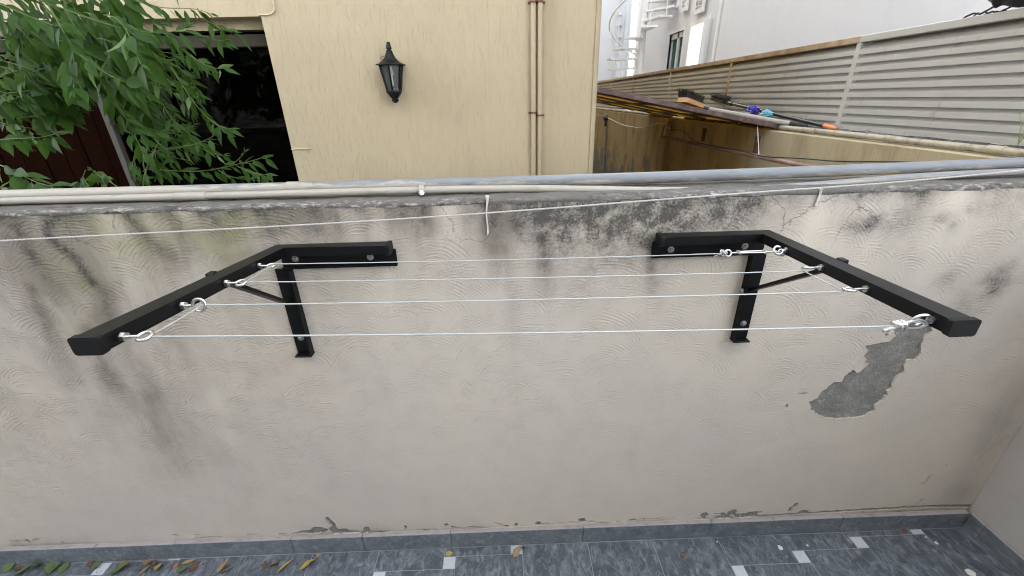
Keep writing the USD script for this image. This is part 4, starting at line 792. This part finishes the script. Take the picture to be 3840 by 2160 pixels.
branches = [([(-40, -40), (144, 0), (248, 37), (489, 112), (640, 119), (690, 108)], .85, .004, 1.0), ([(180, 20), (226, 97), (263, 159), (303, 206), (348, 241), (422, 288), (472, 308), (548, 350)], .75, .0038, 1.0), ([(60, 90), (94, 129), (139, 184), (174, 214), (224, 243), (253, 256)], .8, .0025, 1.1),
            ([(348, 241), (400, 340), (437, 400), (482, 452), (512, 474), (554, 496), (596, 501)], .75, .0035, .95), ([(540, 720), (562, 603), (580, 564), (597, 521)], .8, .005, .8), ([(540, 636), (684, 642), (759, 641), (858, 623), (933, 606), (995, 586)], .85, .0035, .8),
            ([(560, 580), (620, 560), (697, 549), (734, 539), (774, 524), (803, 508)], .9, .003, .8), ([(640, 250), (697, 340), (744, 405), (779, 442), (801, 458), (836, 477), (863, 483)], .9, .003, .85), ([(736, 544), (774, 564), (808, 576), (836, 581)], .9, .0022, .75), ([(818, 637), (870, 663), (933, 674), (982, 678)], .85, .0022, .7), ([(885, 621), (957, 650), (1002, 655)], .85, .002, .7), ([(870, 621), (905, 586), (918, 573)], .85, .0018, .6),
            ([(520, -10), (560, 15), (684, 31), (746, 37), (784, 50)], 1.0, .003, .85), ([(740, 30), (754, 57), (796, 89), (858, 113), (880, 125)], 1.0, .0025, .85), ([(700, 120), (766, 135), (808, 149), (838, 152)], 1.0, .0022, .8), ([(580, 90), (617, 124), (684, 184), (719, 211), (754, 234), (796, 253), (833, 256)], 1.0, .0028, .8), ([(470, 300), (560, 314), (632, 320), (690, 330)], 1.0, .0028, .85),
            ([(-40, 525), (0, 523), (100, 518), (174, 511), (209, 499)], .9, .003, .9), ([(-40, 440), (0, 458), (87, 477), (171, 490)], .95, .003, .9), ([(-40, 600), (0, 619), (57, 643), (104, 668), (161, 691), (199, 695)], .6, .0035, 1.0), ([(440, 700), (397, 673), (365, 653), (350, 640)], .7, .0025, .85), ([(-40, 290), (0, 282), (70, 263), (100, 248)], .8, .0028, 1.0), ([(-40, 0), (0, 15), (107, 60), (200, 95)], .9, .0035, 1.1),
            ([(-40, 330), (60, 360), (140, 380), (230, 400)], 1.2, .003, 1.0), ([(250, 250), (290, 330), (300, 370)], 1.0, .0025, 1.0), ([(-40, -60), (300, -20), (480, 30), (600, 90)], 1.2, .004, 1.1), ([(-40, 130), (120, 160), (260, 190), (400, 210)], 1.2, .004, 1.1), ([(-40, 60), (150, 90), (300, 110), (420, 140)], 1.3, .004, 1.1), ([(300, 60), (420, 120), (520, 200), (590, 300)], 1.2, .003, 1.0), ([(420, 150), (480, 240), (560, 400), (640, 470)], 1.1, .003, .9), ([(560, 330), (610, 390), (640, 440), (700, 480)], 1.05, .0028, .85), ([(200, 200), (330, 280), (400, 300)], 1.2, .003, 1.0), ([(440, 20), (520, 80), (560, 160), (600, 230)], 1.15, .003, .95), ([(580, 680), (600, 640), (640, 600), (690, 600)], .9, .0025, .75), ([(520, 560), (500, 600), (510, 660)], .85, .0022, .8), ([(-40, 200), (60, 230), (160, 300), (200, 350)], 1.1, .003, 1.1), ([(60, 640), (40, 690), (30, 720)], .6, .002, 1.0), ([(-30, 400), (30, 440), (80, 540)], 1.0, .0025, 1.0), ([(320, 640), (300, 690), (290, 710)], .7, .0022, .9), ([(500, 180), (620, 240), (680, 300), (740, 360)], 1.15, .0026, .85), ([(560, 480), (620, 500), (680, 490), (720, 470)], 1.0, .0024, .8), ([(540, 420), (580, 470), (600, 540), (640, 580)], 1.0, .0024, .8)]
er = np.random.default_rng(4)
for _ in range(52):
    x0, y0 = er.uniform(-60, 480), er.uniform(-60, 270)*1.0
    a = math.radians(er.uniform(15, 75)); Lp = er.uniform(130, 260)
    branches.append(([(x0, y0), (x0+Lp*.4*math.cos(a*.6), y0+Lp*.4*math.sin(a*.6)), (x0+Lp*.75*math.cos(a*.9), y0+Lp*.75*math.sin(a*.9)), (x0+Lp*math.cos(a), y0+Lp*math.sin(a))], er.uniform(.8, 1.35), .0028, er.uniform(1.0, 1.3)))
for _ in range(16):
    x0, y0 = er.uniform(-70, 130), er.uniform(220, 470); a = math.radians(er.uniform(-15, 50)); Lp = er.uniform(90, 200)
    branches.append(([(x0, y0), (x0+Lp*.5*math.cos(a*.7), y0+Lp*.5*math.sin(a*.7)), (x0+Lp*math.cos(a), y0+Lp*math.sin(a))], er.uniform(.8, 1.2), .0026, er.uniform(.95, 1.2)))
for _ in range(14):
    x0, y0 = er.uniform(440, 640), er.uniform(180, 520)
    a = math.radians(er.uniform(0, 60)); Lp = er.uniform(110, 190)
    branches.append(([(x0, y0), (x0+Lp*.5*math.cos(a*.7), y0+Lp*.5*math.sin(a*.7)), (x0+Lp*math.cos(a), y0+Lp*math.sin(a))], er.uniform(.9, 1.25), .0024, er.uniform(.8, 1.0)))
lr = np.random.default_rng(21); leaves = []
for bpts, Yb, rad, sc in branches:
    n_p = len(bpts); ydr = lr.uniform(-.18, .18)
    P3 = spline([at(x, y, Y=Yb+ydr*i/(n_p-1)) for i, (x, y) in enumerate(bpts)], 8); L_ = np.r_[0, np.cumsum(np.linalg.norm(np.diff(P3, axis=0), axis=1))]
    obj('branch', tube(P3, np.linspace(rad*.8, rad*.35, len(P3)), 6), TWIG, SHRUB, smooth=True)
    pos_ = .03+lr.uniform(0, .02); k = 0
    while pos_ < L_[-1]:
        o = np.array([np.interp(pos_, L_, P3[:, c]) for c in range(3)]); o2 = np.array([np.interp(min(pos_+.01, L_[-1]), L_, P3[:, c]) for c in range(3)]); o1 = np.array([np.interp(max(pos_-.01, 0), L_, P3[:, c]) for c in range(3)])
        tg = (o2-o1)/(np.linalg.norm(o2-o1)+1e-9); sd = np.cross(tg, (0, -1, 0.3)); sd = sd/(np.linalg.norm(sd)+1e-9)*(1 if k % 2 else -1)
        dr = tg*.55+sd*.65+np.array([0, lr.normal(-.1, .35), -.75])+lr.normal(0, .22, 3); nm = np.array([lr.normal(0, .5), -.7+lr.normal(0, .45), .65+lr.normal(0, .3)])
        Lf = lr.uniform(.07, .115)*sc; slim = lr.uniform(.22, .34) if bpts[-1][0] > 560 else lr.uniform(.30, .52)
        leaves.append((bpts[0][0] <= 5, leaf_mesh(o, dr, nm, Lf, Lf*slim, lr.uniform(.05, .6), lr.uniform(.1, .45)))); pos_ += lr.uniform(.014, .028); k += 1
    e = P3[-1]; tg = P3[-1]-P3[-3]; tg /= np.linalg.norm(tg)
    for q in range(3): leaves.append((False, leaf_mesh(e, tg+lr.normal(0, .45, 3), np.array([0, -.6, .8]), lr.uniform(.04, .06)*sc, .013*sc, .2, .3)))
    if bpts[0][0] < 0 or bpts[0][1] < 0:
        obj('bough', tube(spline([(-2.93, 1.0, 2.3), (P3[0]+np.array([-2.93, 1.0, 2.5]))/2+[0, 0, .12], P3[0]], 5), np.linspace(.014, rad, 11), 7), BARK, SHRUB, smooth=True)
def shown(m):
    a = m.vertices-CAM; z = a@_f; u = (a@_r)/z*FPX+PW/2; v = (a@_d)/z*FPX+PH/2
    inside = (0 < u.mean() < PW) and (0 < v.mean() < 700)
    return -(np.ptp(u)*np.ptp(v))*(1 if inside else 1e-4)
leaves.sort(key=lambda q: shown(q[1]))
for _, m in leaves[:300]: obj('leaf', m, LEAF, SHRUB, smooth=True)
if len(leaves) > 300: obj('leaf_mass', cat([m for _, m in leaves[300:]]), LEAF, SHRUB, smooth=True, kind='stuff')

# ================================================================== fallen leaves and bits
fr = np.random.default_rng(11)
def fallen(px, py, L, W, rot_, mt, label, group=None, z=0.002, curl=-.25, Zp=0.0):
    o = at(px, py, Z=Zp); a = math.radians(rot_); m = leaf_mesh(np.array([0, 0, 0.0]), np.array([math.cos(a), math.sin(a), .05]), np.array([fr.normal(0, .35), fr.normal(0, .35), 1.0]), L, W, curl, fr.uniform(.1, .6))
    m.vertices -= m.vertices.mean(0)*[1, 1, 0]; m.vertices[:, 2] += -m.vertices[:, 2].min()+z; m.vertices += [o[0], o[1], Zp]
    obj('fallen_leaf', m, DRY[mt], smooth=True, label=label, cat_='leaf', group=group)
fall = [(34, 2132, .05, .032, 60, 3, 'rounded green fallen leaf nearest the left edge of the floor'), (90, 2146, .085, .035, 20, 3, 'long green fallen leaf under the leaf pile at the lower left'), (145, 2128, .06, .032, 70, 3, 'cupped green fallen leaf in the middle of the left leaf pile'), (205, 2128, .07, .045, 100, 3, 'broad green fallen leaf in the left leaf pile'), (243, 2132, .06, .028, 110, 3, 'upright green fallen leaf at the right end of the left pile'), (72, 2137, .04, .02, 10, 2, 'brown fallen leaf tucked between the green ones at left'),
        (341, 2118, .035, .02, 120, 2, 'dark brown curled leaf against the skirting left of the pale streak'), (362, 2126, .045, .026, 80, 3, 'small olive leaf beside the dark curled leaf'), (450, 2140, .085, .032, 20, 3, 'long bright green leaf on the floor beside the orange dry leaf'), (463, 2120, .04, .022, 30, 4, 'orange dry leaf behind the long green leaf'), (555, 2114, .045, .024, -70, 1, 'tan dry leaf leaning on the skirting'), (578, 2120, .045, .02, -80, 2, 'dark brown dry leaf beside the leaning tan leaf'), (595, 2130, .04, .022, -60, 0, 'yellow brown dry leaf in front of the tan one'), (540, 2146, .04, .012, 30, 0, 'narrow olive dry leaf near the lower edge'),
        (660, 2126, .025, .014, 80, 4, 'small orange scrap of leaf above the green leaf'), (682, 2141, .055, .022, -5, 3, 'single green leaf lying flat left of the red brown curl'), (728, 2130, .05, .02, 75, 2, 'red brown curled leaf standing beside the flat green leaf'), (705, 2112, .05, .012, 25, 1, 'thin tan leaf stalk by the skirting'), (835, 2134, .055, .022, 50, 1, 'crumpled tan leaf with several curled lobes'), (845, 2142, .05, .016, 20, 1, 'tan leaf fragment below the crumpled tan leaf'), (852, 2102, .018, .01, 10, 2, 'tiny dark leaf scrap at the foot of the skirting'),
        (996, 2123, .03, .016, 120, 2, 'dark purple curled leaf left of the oval tan leaf'), (1026, 2122, .038, .02, -5, 4, 'oval tan orange leaf lying alone'), (1066, 2128, .08, .014, 55, 0, 'long narrow yellow leaf pointing at the skirting'), (1155, 2114, .05, .016, 35, 0, 'yellow leaf above its twin on the floor'), (1140, 2133, .042, .018, 15, 0, 'lower yellow green leaf beside its twin'), (1192, 2083, .022, .014, 10, 1, 'small tan leaf by the skirting joint'), (1682, 2082, .036, .016, 15, 0, 'yellow leaf beside the white inset tile'), (1936, 2078, .045, .022, 60, 1, 'tan curled leaf on the white inset tile'), (1962, 2058, .026, .02, -30, 2, 'dark oval leaf at the edge of the white inset tile'), (2560, 2085, .022, .014, 40, 2, 'small dark leaf scrap alone on the grey tile'), (3392, 1994, .026, .016, 70, 2, 'dark curled leaf beside the rear white inset near the corner')]
for px, py, L, W, r0, mt, lb in fall: fallen(px, py, L*1.22, W*1.45, r0, mt, lb, curl=fr.uniform(-.9, .5))
for px, py, L, W, r0, mt, lb in [(88, 762, .05, .03, 10, 4, 'orange dry leaf on the wall top at the far left'), (20, 764, .03, .02, 40, 2, 'brown dry leaf at the extreme left of the wall top'), (225, 763, .04, .014, 5, 2, 'dark shrivelled leaf on the wall top right of the orange one'), (518, 757, .016, .01, 20, 2, 'tiny dark leaf scrap on the wall top')]: fallen(px, py, L, W, r0, mt, lb, Zp=1.627)
fallen(308, 720, .034, .016, 0, 4, 'orange leaf caught between the two pipes', Zp=1.655)
def dropping(px, py, w, label, Zp=0.0):
    o = at(px, py, Z=Zp); p = rough_poly(list(Point(o[0], o[1]).buffer(w/2, 6).exterior.coords)[:-1], w*.22, w*.2, px); q = p if p.geom_type == 'Polygon' else max(p.geoms, key=lambda g_: g_.area)
    m = extrude(q, .0012); m.apply_translation((0, 0, Zp+.0008)); obj('bird_dropping', m, BULBB, smooth=False, label=label, cat_='dropping')
for px, py, w, lb in [(2926, 2055, .022, 'white bird dropping splashed on the grey tile left of a white inset'), (3028, 2046, .009, 'small round white dropping between two white insets'), (3472, 2016, .009, 'white fleck just right of the rear white inset'), (3638, 2148, .03, 'large white dropping near the bottom right corner'), (3510, 2035, .014, 'faint white dropping near the right skirting'), (2690, 2033, .006, 'tiny white fleck by the skirting')]: dropping(px, py, w, lb)
# grass tufts at the foot of the fence
for (px, py, n_b, hh, lb) in [(3815, 545, 9, .22, 'tall dry grass tuft at the right end of the coping pipe'), (2962, 488, 7, .04, 'tiny weed tuft on the near end of the canopy wall'), (3252, 522, 6, .03, 'tiny weed tuft below the coping pipe')]:
    o = at(px, py, X=2.22); bl = []
    for k in range(n_b):
        a = fr.uniform(0, 6.28); h = hh*fr.uniform(.5, 1.1); e = np.array([math.cos(a), math.sin(a), 0])*hh*fr.uniform(.1, .4); bl.append(tube([o, o+e*.4+[0, 0, h*.6], o+e+[0, 0, h]], [.0011, .0009, .0003], 4))
    obj('grass_tuft', cat(bl), plain('dry_grass', (0.20, 0.24, 0.09), 0.7), smooth=True, label=lb, cat_='grass')

# crumbs of broken leaf swept against the skirting on the left
cr_ = []
for k in range(170):
    x = -2.3+abs(fr.normal(0, .55)) if k < 130 else fr.uniform(-1.4, -.6); y = -0.024-abs(fr.normal(0, .045)); w = fr.uniform(.003, .011)
    cr_.append(leaf_mesh(np.array([x, y, .0025]), np.array([fr.normal(), fr.normal(), fr.uniform(0, .4)]), np.array([fr.normal(0, .4), fr.normal(0, .4), 1.0]), w, w*fr.uniform(.3, .8), .3, .4))
obj('leaf_litter', cat(cr_), plain('leaf_crumbs', (0.11, 0.065, 0.035), 0.85, var=0.7, sc=120), smooth=False, kind='stuff')
p0 = at(2270, 105, Y=4.0)
obj('awning_edge', trimesh.convex.convex_hull(np.array([(x, y, z) for y in (3.9, 4.6) for x, z in ((.673, p0[2]+.05), (.78, p0[2]+.02), (.78, p0[2]-.02), (.673, p0[2]-.09))])), BROWN, smooth=False, label='dark awning edge sticking out past the corner of the cream house', cat_='awning')
